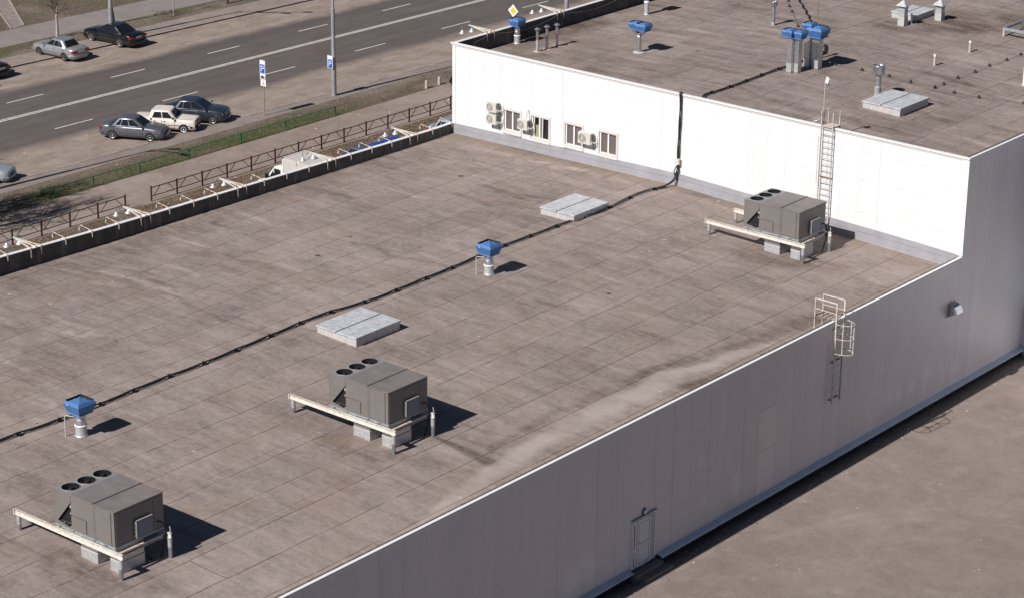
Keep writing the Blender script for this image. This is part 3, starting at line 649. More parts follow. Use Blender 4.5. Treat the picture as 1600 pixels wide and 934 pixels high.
# windows
glassw = simple('window_glass', (.14, .12, .115), .12, 0, .1, 2); glassd = simple('window_glass_dark', (.02, .02, .022), .08)
def window(w_, opened=False):
    x0_, x1_, z0_, z1_ = w_; W_ = x1_-x0_; H_ = z1_-z0_
    q = MB()
    for a, b_, c_, d_ in ((-.05,.07,-.07,H_+.06),(W_-.07,W_+.05,-.07,H_+.06),(.07,W_-.07,H_-.07,H_+.06),(.07,W_-.07,-.07,.09)): q.box((x0_+a, -.04, z0_+c_), (x0_+b_, .02, z0_+d_), 'trim')
    t = q.build('window', bld)
    q = MB(); i0 = x0_+.072; i1 = x1_-.072; j0 = z0_+.092; j1 = z1_-.072; mx = (i0+i1)/2
    for a, b_, c_, d_ in ((i0,i0+.075,j0,j1),(i1-.05,i1,j0,j1),(mx-.045,mx+.045,j0,j1),(i0+.075,mx-.045,j1-.05,j1),(mx+.045,i1-.05,j1-.05,j1),(i0+.075,mx-.045,j0,j0+.05),(mx+.045,i1-.05,j0,j0+.05)): q.box((a, .03, c_), (b_, .09, d_), 'upvc')
    if opened:
        for a in (i0+.14, mx+.12): q.beam((a, .06, j0), (a+.09, -.03, j1-.03), .05, .05, 'upvc')
        q.box((mx-.05, -.035, j0-.02), (mx+.03, .03, j1), 'upvc')
    q.build('frame', t)
    g = MB()
    g.box((i0, .10, j0), (i1, .11, j1), glassd if opened else glassw)
    if opened: g.box((i0+.2, .085, j0+.02), (mx-.1, .099, j0+.72), simple('curtain', (.30, .28, .16), .8))
    g.build('pane', t)
    MB().box((x0_-.03, -.09, z0_-.085), (x1_+.03, -.041, z0_-.055), 'trim').build('sill', t)
    return t
for i, w_ in enumerate(WIN): window(w_, i == 1)
for x0_, x1_, z0_, z1_ in WIN: MB().box((x0_-.1, .12, z0_-.1), (x1_+.1, .5, z1_+.1), 'dark').build('room_void', bld)
# door in the grey wall
dr = MB()
d0, d1, dz0, dz1 = -25.62, -24.0, -6.50, -4.30
for (a, b_, c_, d_) in ((d0, d0+.07, dz0, dz1), (d1-.07, d1, dz0, dz1), (d0+.07, d1-.07, dz1-.07, dz1)): dr.box((-.02, a, c_), (.045, b_, d_), 'doorw')
dr.box((.0, d0-.02, dz1), (.09, d1+.02, dz1+.04), simple('door_head', (.3, .29, .3), .5))
dr.box((.012, d0+.07, dz0), (.02, d1-.07, dz1-.07), 'doorw')
door = dr.build('door', bld)
q = MB(); q.box((.02, d0+.10, dz0+.03), (.05, d0+.30, dz1-.1), 'doorw'); q.box((.05, d0+.155, dz0+.1), (.053, d0+.20, dz0+.75), 'seam'); q.box((.05, d0+.155, dz0+.9), (.053, d0+.20, dz1-.2), 'seam'); q.build('side_panel', door)
q = MB(); a, b_ = d0+.36, d1-.36
q.box((.022, a, dz0+.02), (.06, b_, dz1-.09), 'doorw')
for z0_, z1_ in ((dz0+.14, dz0+.88), (dz0+1.02, dz1-.22)):
    for u0, u1, v0, v1 in ((a+.1, b_-.1, z0_, z0_+.02), (a+.1, b_-.1, z1_-.012, z1_), (a+.1, a+.112, z0_, z1_), (b_-.12, b_-.1, z0_, z1_)): q.box((.0601, u0, v0), (.064, u1, v1), 'seam')
lf = q.build('door_leaf', door)
q = MB(); q.box((.061, a+.03, dz0+.98), (.075, a+.08, dz0+1.16), 'chrome'); q.beam((.09, a+.05, dz0+1.1), (.09, a+.2, dz0+1.1), .02, .02, 'chrome'); q.beam((.07, a+.055, dz0+1.1), (.1, a+.055, dz0+1.1), .02, .02, 'chrome'); q.build('handle', lf)
q = MB(); q.box((.022, b_+.02, dz0+.02), (.04, b_+.27, dz1-.09), simple('reveal', (.36, .4, .46), .4))
for zz in (dz0+.12, dz0+1.45, dz1-.3): q.box((.04, b_+.0, zz), (.085, b_+.07, zz+.1), 'trim')
q.build('hinge_side', door)
q = MB(); q.box((.0, d0-.1, GZ), (.42, d1+.12, -6.55), 'conc'); q.box((.42, d0+.12, GZ), (.74, d1+.35, -6.72), 'conc'); q.build('step', bld, bevel=.012)
#==OBJECTS==
def obj(name, mb, parent=None, bevel=0.): return mb.build(name, parent, bevel)
# ---- rooftop air handling units -------------------------------------------------
def make_unit():
    """origin: the front right corner post foot, roof level z=-.31"""
    t = thing('rooftop_air_conditioner', '', 'air conditioner')
    x0, xa, xb, x1 = -3.47, -2.60, -1.40, -.35; y0, y1 = .08, 2.36; zb, zt = 1.10, 2.44
    q = MB()   # cabinet: two sections with a fine gap, slightly proud lids
    q.box((xa+.005, y0, zb), (xb-.01, y1, zt-.03), 'cab'); q.box((xb+.0, y0, zb), (x1, y1, zt-.03), 'cab')
    q.box((xb-.01, y0+.02, zb), (xb, y1-.02, zt-.05), 'seam')
    q.box((x1+.001, y0+.06, zb+.05), (x1+.012, y0+.9, zt-.1), 'cab'); q.box((x1+.001, y0+.91, zb+.05), (x1+.012, y1-.5, zt-.1), 'cab'); q.box((x1+.001, y1-.49, zb+.05), (x1+.012, y1-.05, zt-.1), 'cab')
    cabn = obj('cabinet', q, t, .008)
    q = MB(); q.box((xa+.0, y0-.02, zt-.03), (xb-.03, y1+.02, zt+.004), 'cabtop'); q.box((xb+.0, y0-.025, zt-.03), (x1+.02, y1+.02, zt), 'cabtop'); q.box((xb-.03, y0-.02, zt-.03), (xb, y1+.02, zt+.022), 'seam'); obj('lid', q, t, .006)
    q = MB(); q.box((xa+.03, y0-.022, zb+.06), (xa+.80, y0-.002, zb+.56), 'cab'); q.box((xa+.80, y0-.022, zb+.06), (xa+.812, y0-.018, zb+.56), 'seam'); q.box((xa+.03, y0-.022, zb+.56), (xa+.812, y0-.017, zb+.572), 'seam'); obj('access_panel', q, t)
    q = MB(); q.box((xb+.10, y0-.018, zb+.06), (x1-.16, y0-.002, zt-.08), 'cab'); q.box((x1-.16, y0-.014, zb), (x1-.145, y0-.002, zt-.05), 'seam'); q.box((xb+.08, y0-.012, zb), (xb+.092, y0-.002, zt-.05), 'seam'); obj('access_panel', q, t)
    # condenser section: side sheet with a triangular opening, coils leaning inside
    q = MB(); tz = zt-.34
    tri = [(x0+.15, zb+.16), (xa-.01, zb+.04), (xa-.01, tz+.02)]
    P_ = lambda x, z: (x, y0, z)
    q.add([P_(x0, zb), P_(xa, zb), P_(*tri[1]), P_(*tri[0]), P_(x0, zt-.02), P_(xa, zt-.02), P_(*tri[2])], [(0,1,2,3),(0,3,4),(4,3,6,5)], 'cab')
    q.add([(x0, y0, zb), (x0, y1, zb), (x0, y1, zt-.02), (x0, y0, zt-.02)], [(0,3,2,1)], 'cab'); q.add([(x0, y1, zb), (xa, y1, zb), (xa, y1, zt-.02), (x0, y1, zt-.02)], [(0,3,2,1)], 'cab')
    q.box((x0-.01, y0-.004, zb), (x0+.035, y0+.03, zt-.02), 'cab')
    # top sheet with three round openings
    cs = [(x0+.42, y0+.42+k*.73) for k in range(3)]; r = .325; n = 24
    ys = [y0-.01]+[(cs[k][1]+cs[k+1][1])/2 for k in range(2)]+[y1+.01]
    for k, (cx, cy) in enumerate(cs):
        ring = [(cx+r*math.cos(2*math.pi*i/n), cy+r*math.sin(2*math.pi*i/n), zt) for i in range(n)]
        rect = []
        for i in range(n):
            a = 2*math.pi*i/n; dx, dy = math.cos(a), math.sin(a); s_ = 1e9
            if dx > 1e-6: s_ = min(s_, (xa-.005-cx)/dx)
            if dx < -1e-6: s_ = min(s_, (x0-.01-cx)/dx)
            if dy > 1e-6: s_ = min(s_, (ys[k+1]-cy)/dy)
            if dy < -1e-6: s_ = min(s_, (ys[k]-cy)/dy)
            rect.append((cx+dx*s_, cy+dy*s_, zt))
        for (X_, Y_) in ((x0-.01, ys[k]), (xa-.005, ys[k]), (xa-.005, ys[k+1]), (x0-.01, ys[k+1])):
            j = min(range(n), key=lambda i: (rect[i][0]-X_)**2+(rect[i][1]-Y_)**2); rect[j] = (X_, Y_, zt)
        q.add(ring+rect, [(i, (i+1) % n+0, n+(i+1) % n, n+i)[::-1] for i in range(n)], 'contop')
    q.box((x0-.012, y0-.012, zt-.07), (xa, y0-.002, zt-.001), 'cab'); q.box((x0-.012, y0-.012, zt-.07), (x0-.002, y1, zt-.001), 'cab')
    obj('condenser_section', q, t)
    q = MB(); q.poly([(x0+.1, y0+.10, zb+.1), (xa-.02, y0+.12, zb+.1), (xa-.02, y0+.12, zt-.2), (x0+.62, y0+.10, zt-.2)], 'black'); q.box((x0+.05, y0+.3, zb), (xa-.03, y1-.05, zt-.62), 'dark')
    q.box((xa-.12, y0+.05, zb+.78), (xa-.02, y0+.09, zb+.9), 'galv_light'); q.box((xa-.10, y0+.04, zb+.55), (xa-.05, y0+.1, zb+.6), 'galv_light')
    q.add([(x0+.05, y0+.06, zb+.14), (xa-.02, y0+.06, zb+.14), (xa-.02, y0+.7, zb+.05), (x0+.05, y0+.7, zb+.05)], [(0,1,2,3)], 'galv'); obj('coil', q, t)
    for cx, cy in cs:
        q = MB(); q.lathe((cx, cy, 0), [(r+.02, zt+.004), (r+.01, zt+.02), (r, zt+.018)], 'contop', 28); q.lathe((cx, cy, 0), [(r, zt+.018), (r, zt-.3)], 'black', 28); q.lathe((cx, cy, 0), [(0.001, zt-.3), (r, zt-.3)], 'dark', 20)
        f = obj('fan', q, t)
        q = MB(); q.lathe((cx, cy, 0), [(0.001, zt-.06), (.07, zt-.07), (.075, zt-.2)], 'black', 12)
        for k in range(4):
            a = k*math.pi/2+.5; b_ = a+.75
            q.add([(cx+.06*math.cos(a), cy+.06*math.sin(a), zt-.10), (cx+(r-.02)*math.cos(a), cy+(r-.02)*math.sin(a), zt-.10), (cx+(r-.02)*math.cos(b_), cy+(r-.02)*math.sin(b_), zt-.19), (cx+.06*math.cos(b_), cy+.06*math.sin(b_), zt-.19)], [(0,1,2,3)], 'dark')
        obj('fan_blades', q, f)
        q = MB()
        for rr in (.12, .22, .31): q.tube([(cx+rr*math.cos(2*math.pi*i/20), cy+rr*math.sin(2*math.pi*i/20), zt+.02) for i in range(21)], .003, 'dark', 4, False)
        for k in range(4): a = k*math.pi/4+.2; q.tube([(cx-r*math.cos(a), cy-r*math.sin(a), zt+.018), (cx+r*math.cos(a), cy+r*math.sin(a), zt+.018)], .005, 'dark', 4)
        obj('fan_guard', q, f)
    q = MB(); q.box((x0, y0-.015, zb-.09), (x1+.02, y0+.05, zb), 'rail'); q.box((x1-.04, y0+.05, zb-.09), (x1+.02, y1, zb), 'rail'); q.box((x0, y0, zb-.09), (x0+.06, y1, zb), 'rail')
    for k in (0.25, .95, 1.3, 2.05, 2.65): q.box((x0+k, y0-.019, zb-.065), (x0+k+.10, y0-.016, zb-.03), 'black')
    for k in (.4, 1.5): q.box((x0+k+.9, y0-.03, zb-.08), (x0+k+1.05, y0-.017, zb-.0), 'galv_light')
    obj('base_rail', q, t)
    # inlet box on the shaded end
    q = MB(); q.box((x1+.012, y0+.90, zb+.10), (x1+.16, y0+1.62, zb+.72), 'boxf'); q.box((x1+.161, y0+.93, zb+.13), (x1+.17, y0+1.59, zb+.69), 'boxf')
    q.box((x1+.02, y0+.875, zb+.09), (x1+.165, y0+.90, zb+.74), 'brass'); q.box((x1+.02, y0+.875, zb+.72), (x1+.165, y0+1.64, zb+.74), 'brass')
    for k in range(4): q.box((x1+.04, y0+.845, zb+.14+k*.14), (x1+.12, y0+.875, zb+.2+k*.14), 'galv')
    obj('inlet_box', q, t)
    # steel frame: channel beams on posts
    def ibeam(q, p, qq, mt, top='cream', h=.175):
        q.beam(p, qq, .02, h, mt); p, qq = Vector(p), Vector(qq)
        for dz in (-h/2, h/2): q.beam(p+Vector((0, 0, dz)), qq+Vector((0, 0, dz)), .10, .02, top if dz > 0 else mt)
    zc = zb-.22
    q = MB(); ibeam(q, (-5.62, .02, zc), (-2.6, .02, zc), 'cream', 'rusty'); ibeam(q, (-2.6, .02, zc), (.08, .02, zc), 'cream', 'cream'); q.box((-5.64, -.05, zc-.11), (-5.60, .09, zc+.11), 'cream'); obj('support_beam', q, t)
    q = MB(); ibeam(q, (-5.55, y1-.07, zc), (.08, y1-.07, zc), 'cream', 'cream'); obj('support_beam', q, t)
    q = MB(); ibeam(q, (-.20, .09, zc-.02), (-.20, y1-.15, zc-.02), 'galv', 'rusty', .12); obj('support_beam', q, t)  # web in darker metal colour, standing in for shade under the cabinet edge
    q = MB(); ibeam(q, (x0+.1, .09, zc), (x0+.1, y1-.15, zc), 'galv_light', 'cream', .16); obj('support_beam', q, t)
    for (px, py, dz) in ((0, 0, 0), (0, y1-.07, 0), (-5.42, .02, .2), (-5.42, y1-.07, .2)):
        q = MB(); q.tube([(px, py, dz-.02), (px, py, .5)], .075, 'galv', 14); q.tube([(px, py, .44), (px, py, zc-.11)], .082, 'galv_light', 14); q.box((px-.07, py-.07, zc-.12), (px+.07, py+.07, zc-.10), 'galv'); obj('post', q, t)
    for (a, b_, c_, d_) in ((-2.32, -1.44, .20, 1.5), (-.87, -.33, .27, 1.4)):
        q = MB(); q.box((a, c_, .02), (b_, d_, .43), 'galv_light'); q.box((a-.01, c_-.01, .43), (b_+.01, d_+.01, .47), 'hatch_side'); q.box((a+.01, c_+.01, .475), (b_-.01, d_-.01, zb-.02), 'foil'); obj('duct', q, t, .012)
    q = MB(); q.tube([(x1+.01, y1-.3, zb+.28), (x1+.12, y1-.28, zb+.34), (x1+.2, y1-.2, zb+.22), (x1+.24, y1-.12, zb-.1), (x1+.22, y1-.2, .6), (x1+.1, y1-.3, .0)], .028, 'black', 8)
    q.tube([(x1+.34, y1-.05, zb+.12), (x1+.38, y1-.05, zb-.05), (x1+.34, y1-.1, zb-.12)], .02, 'galv_light', 8); obj('conduit', q, t)
    return t
GU = 'rooftop air conditioning units on steel frames'
u1 = make_unit()
u1.location = (-5.70, -33.50, -.31); u1['label'] = 'grey rooftop unit with three fans, middle one of the row of three'; u1['group'] = GU
dup(u1, (-5.66, -47.53, -.31), 0, 'grey rooftop unit with three fans nearest the viewer, standing by the front blue roof fan')
dup(u1, (-5.76, -4.80, -.31), 0, 'grey rooftop unit with three fans in front of the tall white wall')
# ---- roof fans with blue cowls ---------------------------------------------------
def cowl(q_parent, c, s=1., name='cowl'):
    q = MB(); h = .46*s
    q.frus(c, h*.74, 0, h, .36*s, 'blue', True); q.frus(c, h*.80, -.03*s, h*.74, 0, 'blue', True)
    q.frus(c, h, .36*s, h*.83, .48*s, 'blue'); q.frus(c, h*.83, .48*s, h*.78, .42*s, 'black')
    q.frus(c, h*.78, .42*s, .02, .56*s, 'blue', False, True)
    q.beam((c[0]-h*.8, c[1]+h*.82, c[2]+.49*s), (c[0]+h*.8, c[1]+h*.82, c[2]+.49*s), .03*s, .03*s, 'black'); q.beam((c[0]-h*.82, c[1]-h*.8, c[2]+.49*s), (c[0]-h*.82, c[1]+h*.8, c[2]+.49*s), .03*s, .03*s, 'black')
    for i, j in ((-.3, -.3), (.3, -.3), (.3, .3), (-.3, .3)): q.box((c[0]+i*h-.015, c[1]+j*h-.015, c[2]+.5*s), (c[0]+i*h+.015, c[1]+j*h+.015, c[2]+.53*s), 'galv_light')
    q.box((c[0]-h*.5, c[1]-h-.004, c[2]+.33*s), (c[0]-h*.5+.04, c[1]-h+.02, c[2]+.37*s), 'upvc')
    return obj(name, q, q_parent)
def round_fan(loc, label, hook=True, r=.22, hgt=1.0, s=1., grp='blue-capped roof fans'):
    t = thing('roof_fan', label, 'roof fan', loc, 0, grp)
    q = MB(); q.lathe((0,0,0), [(r+.05, .0), (r+.02, .03), (r+.01, .07), (r+.01, .42*hgt)], 'galv_light', 24); q.lathe((0,0,0), [(r+.03, .42*hgt), (r+.03, .46*hgt), (r, .47*hgt)], 'upvc', 24); q.lathe((0,0,0), [(r-.01, .46*hgt), (r, .7*hgt), (r-.015, .72*hgt), (r-.005, .9*hgt), (r+.02, hgt)], 'foil', 24); obj('duct', q, t)
    cowl(t, (0, 0, hgt), s)
    if hook:
        q = MB(); q.tube([(-.34, -.5, 0), (-.34, -.5, .82), (-.32, -.46, .88), (-.15, -.3, .84), (-.08, -.22, .86), (-.05, -.18, .95)], .022, 'hatch_side', 8); obj('cable_pipe', q, t)
    return t
p = RF(122.5, 680); f1 = round_fan((-15.5, -40.75, .08), 'blue-capped roof fan near the lower left, closest to the viewer')
p = RF(762, 431); f2 = round_fan((-15.35, -16.35, .08), 'blue-capped roof fan beside the cable, midway between the two hatches of the low roof')
def square_fan(loc, label, h=1.75, a=.17, s=.9, off=(0,0)):
    t = thing('roof_fan', label, 'roof fan', loc, 0, 'square-ducted blue roof fans')
    q = MB(); q.box((-a, -a, 0), (a, a, h*.27), 'galv_light'); q.box((-a-.006, -a-.006, h*.27), (a+.006, a+.006, h-.02), 'foil'); q.box((-a-.02, -a-.02, 0), (a+.02, a+.02, .05), 'galv'); q.frus((0,0,0), a, h-.14, a*1.6*s, h, 'galv'); obj('duct', q, t)
    cowl(t, (off[0], off[1], h), s); return t
def Y4(x, y): return UR(1180+x/4.917, y/4.917)
def topz(p, px_y):   # height on the vertical over p that projects to the image row px_y
    lo, hi = -20, 40
    for _ in range(50):
        m_ = (lo+hi)/2; d = Vector((p.x, p.y, m_))-CL; z = d.dot(Fw); y = 467-CF*d.dot(Uv)/z
        if y > px_y: lo = m_
        else: hi = m_
    return lo
def at(p, dx=0, dy=0): return (p.x+dx, p.y+dy, uz(p.x+dx))
a = Y4(250, 562); square_fan(at(a, .0, .2), 'leftmost of the four blue-capped square fans clustered on the upper roof', 1.95, .15, .74, (-.12, 0))
b_ = Y4(292, 563); square_fan(at(b_, .05, .25), 'second from left of the four clustered blue-capped square fans, touching the leftmost', 1.9, .16, .76, (.10, -.05))
c_ = Y4(386, 520); square_fan(at(c_, .0, .2), 'blue-capped square fan at the back of the cluster of four, tallest', 2.05, .17, .72)
d_ = Y4(455, 533); square_fan(at(d_, .0, .2), 'rightmost and largest of the four clustered blue-capped square fans', 1.75, .2, 1.05)
e_ = Y4(427, 470); q = MB(); q.tube([(0,0,0), (0,0,1.75)], .06, 'galv_light', 12); q.tube([(0,0,1.72), (0,0,1.95)], .09, 'upvc', 12); q.box((-.12, -.08, 1.78), (.12, .08, 1.98), 'upvc'); o = q.build('vent_pipe', loc=at(e_)); tag(o, 'thin white pipe with a square head standing between the clustered blue fans', 'pipe')
# fan by the parapet, double fan, capless duct
p = UR(808, 68); round_fan(at(p), 'blue-capped roof fan beside the dark parapet, in front of the yellow diamond sign', False, .16, topz(p, 40)-p.z, .80)
def double_fan(loc, label, h=1.65):
    t = thing('roof_fan', label, 'roof fan', loc)
    q = MB(); q.lathe((0,0,0), [(.32, .0), (.28, .03), (.15, .05)], 'hatch_side', 20); q.lathe((0,0,0), [(.13, .03), (.14, .4), (.125, .8), (.135, 1.1), (.12, h-.3)], 'foil', 20); q.frus((0,0,0), .12, h-.32, .24, h-.16, 'foil'); q.frus((-.22,0,0), .08, h-.25, .2, h, 'foil'); q.frus((.22,0,0), .08, h-.25, .2, h, 'foil'); obj('duct', q, t)
    cowl(t, (-.30, .1, h), .72); cowl(t, (.33, -.05, h), .78); return t
p = UR(998, 82); double_fan(at(p), 'twin-headed blue roof fan on a foil-wrapped round duct', topz(p, 46)-p.z)
p = UR(1010, 23); round_fan(at(p), 'roof fan at the top edge of the picture, its cap cut off by the frame', False, .13, 1.7, .85)
# thin capped pipes
def capped_pipe(loc, label, h, r=.085, cap=True):
    t = thing('vent_pipe', label, 'vent pipe', loc, 0, 'thin vent pipes near the parapet')
    q = MB(); q.tube([(0,0,0), (0,0,h*.5)], r, 'galv_light', 14); q.tube([(0,0,h*.49), (0,0,h-.14)], r*.95, 'galv', 14); q.lathe((0,0,0), [(r*2.6, 0.), (r*1.2, .03)], 'rusty', 14); obj('pipe', q, t)
    q = MB()
    for k in range(3): a = k*2.1; q.beam((r*.9*math.cos(a), r*.9*math.sin(a), h-.2), (r*1.3*math.cos(a), r*1.3*math.sin(a), h-.03), .02, .02, 'galv')
    q.lathe((0,0,h), [(r*2.2, -.05), (r*1.2, .02), (.01, .07)], 'galv', 16); q.lathe((0,0,h), [(r*2.2, -.05), (.01, -.045)], 'seam', 16); obj('rain_cap', q, t)
for (px, py, tp, lb) in ((839.5, 81, 45, 'left one of three thin capped pipes near the parapet corner'), (854.5, 77, 41, 'middle one of three thin capped pipes near the parapet corner'), (870, 72.5, 38, 'right one of three thin capped pipes near the parapet corner')):
    p = UR(px, py); capped_pipe(at(p), lb, topz(p, tp)-p.z)
# cylinder-headed vents
def drum_vent(loc, label, h, r, R_, hh, base=.3):
    t = thing('drum_vent', label, 'roof vent', loc)
    q = MB(); q.lathe((0,0,0), [(r+.02, 0), (r+.02, h*base), (r+.03, h*base+.02), (r, h*base+.04)], 'galv_light', 20)
    z = h*base; 
    while z < h-hh-.05: q.lathe((0,0,0), [(r, z), (r+.012, z+.03), (r, z+.06), (r, min(h-hh, z+.14))], 'galv', 20); z += .14
    obj('duct', q, t)
    q = MB(); q.lathe((0,0,0), [(r, h-hh-.06), (R_*.96, h-hh), (R_, h-hh+.02), (R_, h-.06), (R_+.015, h-.05), (R_+.015, h), (R_-.02, h), (R_-.03, h-.12)], 'galv', 28); q.lathe((0,0,0), [(R_-.03, h-.12), (.01, h-.14)], 'dark', 24)
    for k in range(4): a = k*math.pi/2+.4; q.beam((0,0,h-.05), ((R_-.02)*math.cos(a), (R_-.02)*math.sin(a), h-.05), .02, .05, 'galv')
    obj('drum_head', q, t)
p = Y4(930, 742); drum_vent(at(p, 0, .1), 'large grey drum-headed vent standing behind the upper roof hatch', topz(p, 100)-p.z-.1, .155, .30, .45)
p = UR(1208, 40); drum_vent(at(p), 'slender grey vent with a small drum head, left of the wiggly cable', topz(p, 2.5)-p.z, .10, .19, .26, .1)
# square chimneys with pyramid caps
def chimney(loc, label, h, a=.19):
    t = thing('vent_chimney', label, 'chimney', loc, 0, 'square sheet-metal chimneys')
    q = MB(); q.box((-a-.02, -a-.02, 0), (a+.02, a+.02, h*.36), 'hatch_side'); q.box((-a, -a, h*.36), (a, a, h-.32), 'galv_light'); q.box((-a-.012, -a-.012, h*.62), (a+.012, a+.012, h*.635), 'galv'); obj('shaft', q, t)
    q = MB(); q.box((-a+.03, -a+.03, h-.32), (a-.03, a-.03, h-.2), 'dark'); q.box((-a-.03, -a-.03, h-.36), (a+.03, a+.03, h-.31), 'galv'); q.frus((0,0,0), a*1.75, h-.24, .03, h+.08, 'galv_light', True, True)
    for i in (-1, 1):
        for j in (-1, 1): q.beam((i*a*.95, j*a*.95, h-.32), (i*a*.95, j*a*.95, h-.2), .03, .03, 'galv')
    obj('pyramid_cap', q, t)
p = Y4(1112, 205); chimney(at(p, -.02, .3), 'square metal chimney with a pyramid cap in front of the far hatch', topz(p, 1.5)-p.z-.1)
p = Y4(1397, 165); chimney(at(p, -.02, .3), 'square metal chimney with a pyramid cap standing alone, right of the far hatch', topz(p, .5)-p.z-.1)
# ---- double-leaf smoke hatches ---------------------------------------------------
def hatch(loc, label, lx=2.3, ly=2.75, h=.42, pale=False):
    t = thing('roof_hatch', label, 'roof hatch', loc, 0, 'double-leaf roof hatches')
    q = MB(); q.box((0, 0, -.12), (lx, ly, h-.05), 'hatch_side'); obj('upstand', q, t, .01)
    for k in (0, 1):
        q = MB(); a = k*(lx/2)+(.035 if k else -.045); b2 = lx+.045 if k else lx/2-.035
        q.box((a, -.045, h-.04), (b2, ly+.045, h), 'hatch'); q.box((a, -.045, h-.075), (b2, -.035, h-.04), 'hatch'); 
        if k: q.box((lx+.035, -.045, h-.1), (lx+.045, ly+.045, h-.04), 'hatch')
        l = obj('hatch_leaf', q, t, .006)
    q = MB(); q.box((lx/2-.034, -.03, h-.06), (lx/2+.034, ly+.03, h-.03), 'seam'); obj('gasket', q, t)
    return t
h1 = hatch((-16.15, -26.88, .03), 'grey double-leaf roof hatch between the middle air unit and the cable')
hatch((-18.97, -8.1, .06), 'grey double-leaf roof hatch nearest the white wall on the low roof', 2.08, 2.7, .40)
hatch((-9.78, 6.42, 4.12), 'grey double-leaf roof hatch on the upper roof behind the mast', 2.2, 2.75, .38)
o = hatch((-18.1, 22.8, 4.33), 'grey hatch on the upper roof half hidden behind a square chimney', 1.6, 2.0, .42)
p = Y4(1198, 187); q = MB(); q.tube([(0,0,0), (0,0,.62)], .05, 'upvc', 12); q.lathe((0,0,0), [(.1, 0), (.055, .03)], 'hatch_side', 12); tag(q.build('vent_pipe', loc=at(p)), 'short white pipe beside the far hatch on the upper roof', 'pipe')
for (x_, y_, lb) in ((1460, 103, 'short pale pipe stub right of the drum-headed vent'), (1515, 82, 'short pale pipe stub with an orange top near the bare metal frame')):
    p = UR(x_, y_); q = MB(); h = topz(p, y_-17.5)-p.z; q.tube([(0,0,0), (0,0,h-.1)], .07, 'hatch_side', 12); q.tube([(0,0,h-.11), (0,0,h)], .08, 'upvc', 12); q.lathe((0,0,h), [(.08, 0), (.05, .02), (.01, .02)], 'rusty', 12); tag(q.build('vent_pipe', loc=at(p)), lb, 'pipe')
p = UR(1600.5, 134); q = MB(); q.tube([(0,0,0), (0,0,1.)], .1, 'upvc', 14); q.lathe((0,0,0), [(.16, 0), (.11, .04)], 'hatch_side', 14); tag(q.build('vent_pipe', loc=at(p)), 'white pipe cut by the right edge of the picture', 'pipe')
# bare steel frame at the right edge
t = thing('steel_frame', 'empty grey steel frame on posts cut by the right edge, upper roof', 'steel frame', (-11.45, 23.85, 3.98))
for (a, b2) in (((0, 0, .66), (5.4, 0, .66)), ((0, 2.3, .66), (5.4, 2.3, .66)), ((0, 0, .66), (0, 2.3, .66)), ((5.4, 0, .66), (5.4, 2.3, .66)), ((1.5, 0, .66), (1.5, 2.3, .66))): obj('support_beam', MB().beam(a, b2, .09, .15, 'rail'), t)
for (a, b2) in ((.05, 0), (.05, 2.3), (5.35, 0), (5.35, 2.3)): obj('post', MB().tube([(a, b2, -.05), (a, b2, .6)], .07, 'hatch_side', 12), t)
# ---- cables -----------------------------------------------------------------------
def smooth_path(pts, step=.25):
    pts = [Vector(p) for p in pts]; out = []
    for i in range(len(pts)-1):
        p0, p1, p2, p3 = pts[max(i-1,0)], pts[i], pts[i+1], pts[min(i+2,len(pts)-1)]; n = max(2, int((p2-p1).length/step))
        for k in range(n):
            t_ = k/n; out.append(.5*((2*p1)+(p2-p0)*t_+(2*p0-5*p1+4*p2-p3)*t_*t_+(3*p1-p0-3*p2+p3)*t_**3))
    out.append(pts[-1]); return out
def bundle(label, pts, supports, zf, nc=3, r=.026, spread=.085, raise_=.07, amp=.10, per=1.95):
    t = thing('power_cable', label, 'cable', tuple(pts[0]))
    off = Vector(pts[0]); path = smooth_path(pts, .2)
    for k in range(nc):
        q = MB(); L = 0; pp = []
        for i, p in enumerate(path):
            if i: L += (p-path[i-1]).length
            a = abs(math.sin(math.pi*L/per)); s_ = (k-(nc-1)/2)*spread*(.35+.9*a)+amp*math.sin(L*1.1+k*.3)*.25
            zz = zf(p.x) if zf else p.z; pp.append(Vector((p.x+s_, p.y, (zz+.045+raise_*(1-a)*1.0+.012*k) if zf else p.z+.02*k))-off)
        q.tube(pp, r, 'cable', 7); obj('cable_strand', q, t)
    L = 0; nxt = per/2*0
    q = MB()
    for i, p in enumerate(path):
        if i: L += (p-path[i-1]).length
        if supports and L >= nxt:
            nxt += per; z = zf(p.x); o_ = MB(); c = Vector((p.x, p.y, z))-off
            o_.box((c.x-.13, c.y-.06, c.z), (c.x+.13, c.y+.06, c.z+.05), 'black'); o_.box((c.x-.10, c.y-.03, c.z+.05), (c.x+.10, c.y+.03, c.z+.13), 'cable'); obj('cable_support', o_, t)
    return t
cpts = [(-17.6,-58,0),(-17.45,-50,0)]+[(x, y, 0) for x, y in ((-17.3,-43.3),(-17.15,-41),(-17.1,-37.9),(-17.2,-34.7),(-17.15,-31.6),(-17.35,-26.1),(-16.95,-22.1),(-17.0,-17.4),(-17.15,-13),(-17.0,-7.8),(-16.9,-5.4),(-17.1,-2.4),(-16.75,-.75))]
cpts = [(x, y, lz(x)) for x, y, z in cpts]
bundle('thick black cable bundle on small supports running the length of the low roof', cpts, True, lz)
t = thing('power_cable', 'black cable hanging down the tall white wall to the low roof', 'cable', (-16.46, -.08, 0))
wp = [(-.3,.5,4.55),(-.06,.2,4.95),(-.03,.02,5.05),(0,-.03,4.93),(0.02,-.02,4.5),(0,-.02,3.2),(-.03,-.02,2.2),(-.02,-.02,1.2),(-.06,-.05,.75),(-.12,-.25,.42),(-.28,-.6,.24),(-.45,-1.2,.2)]
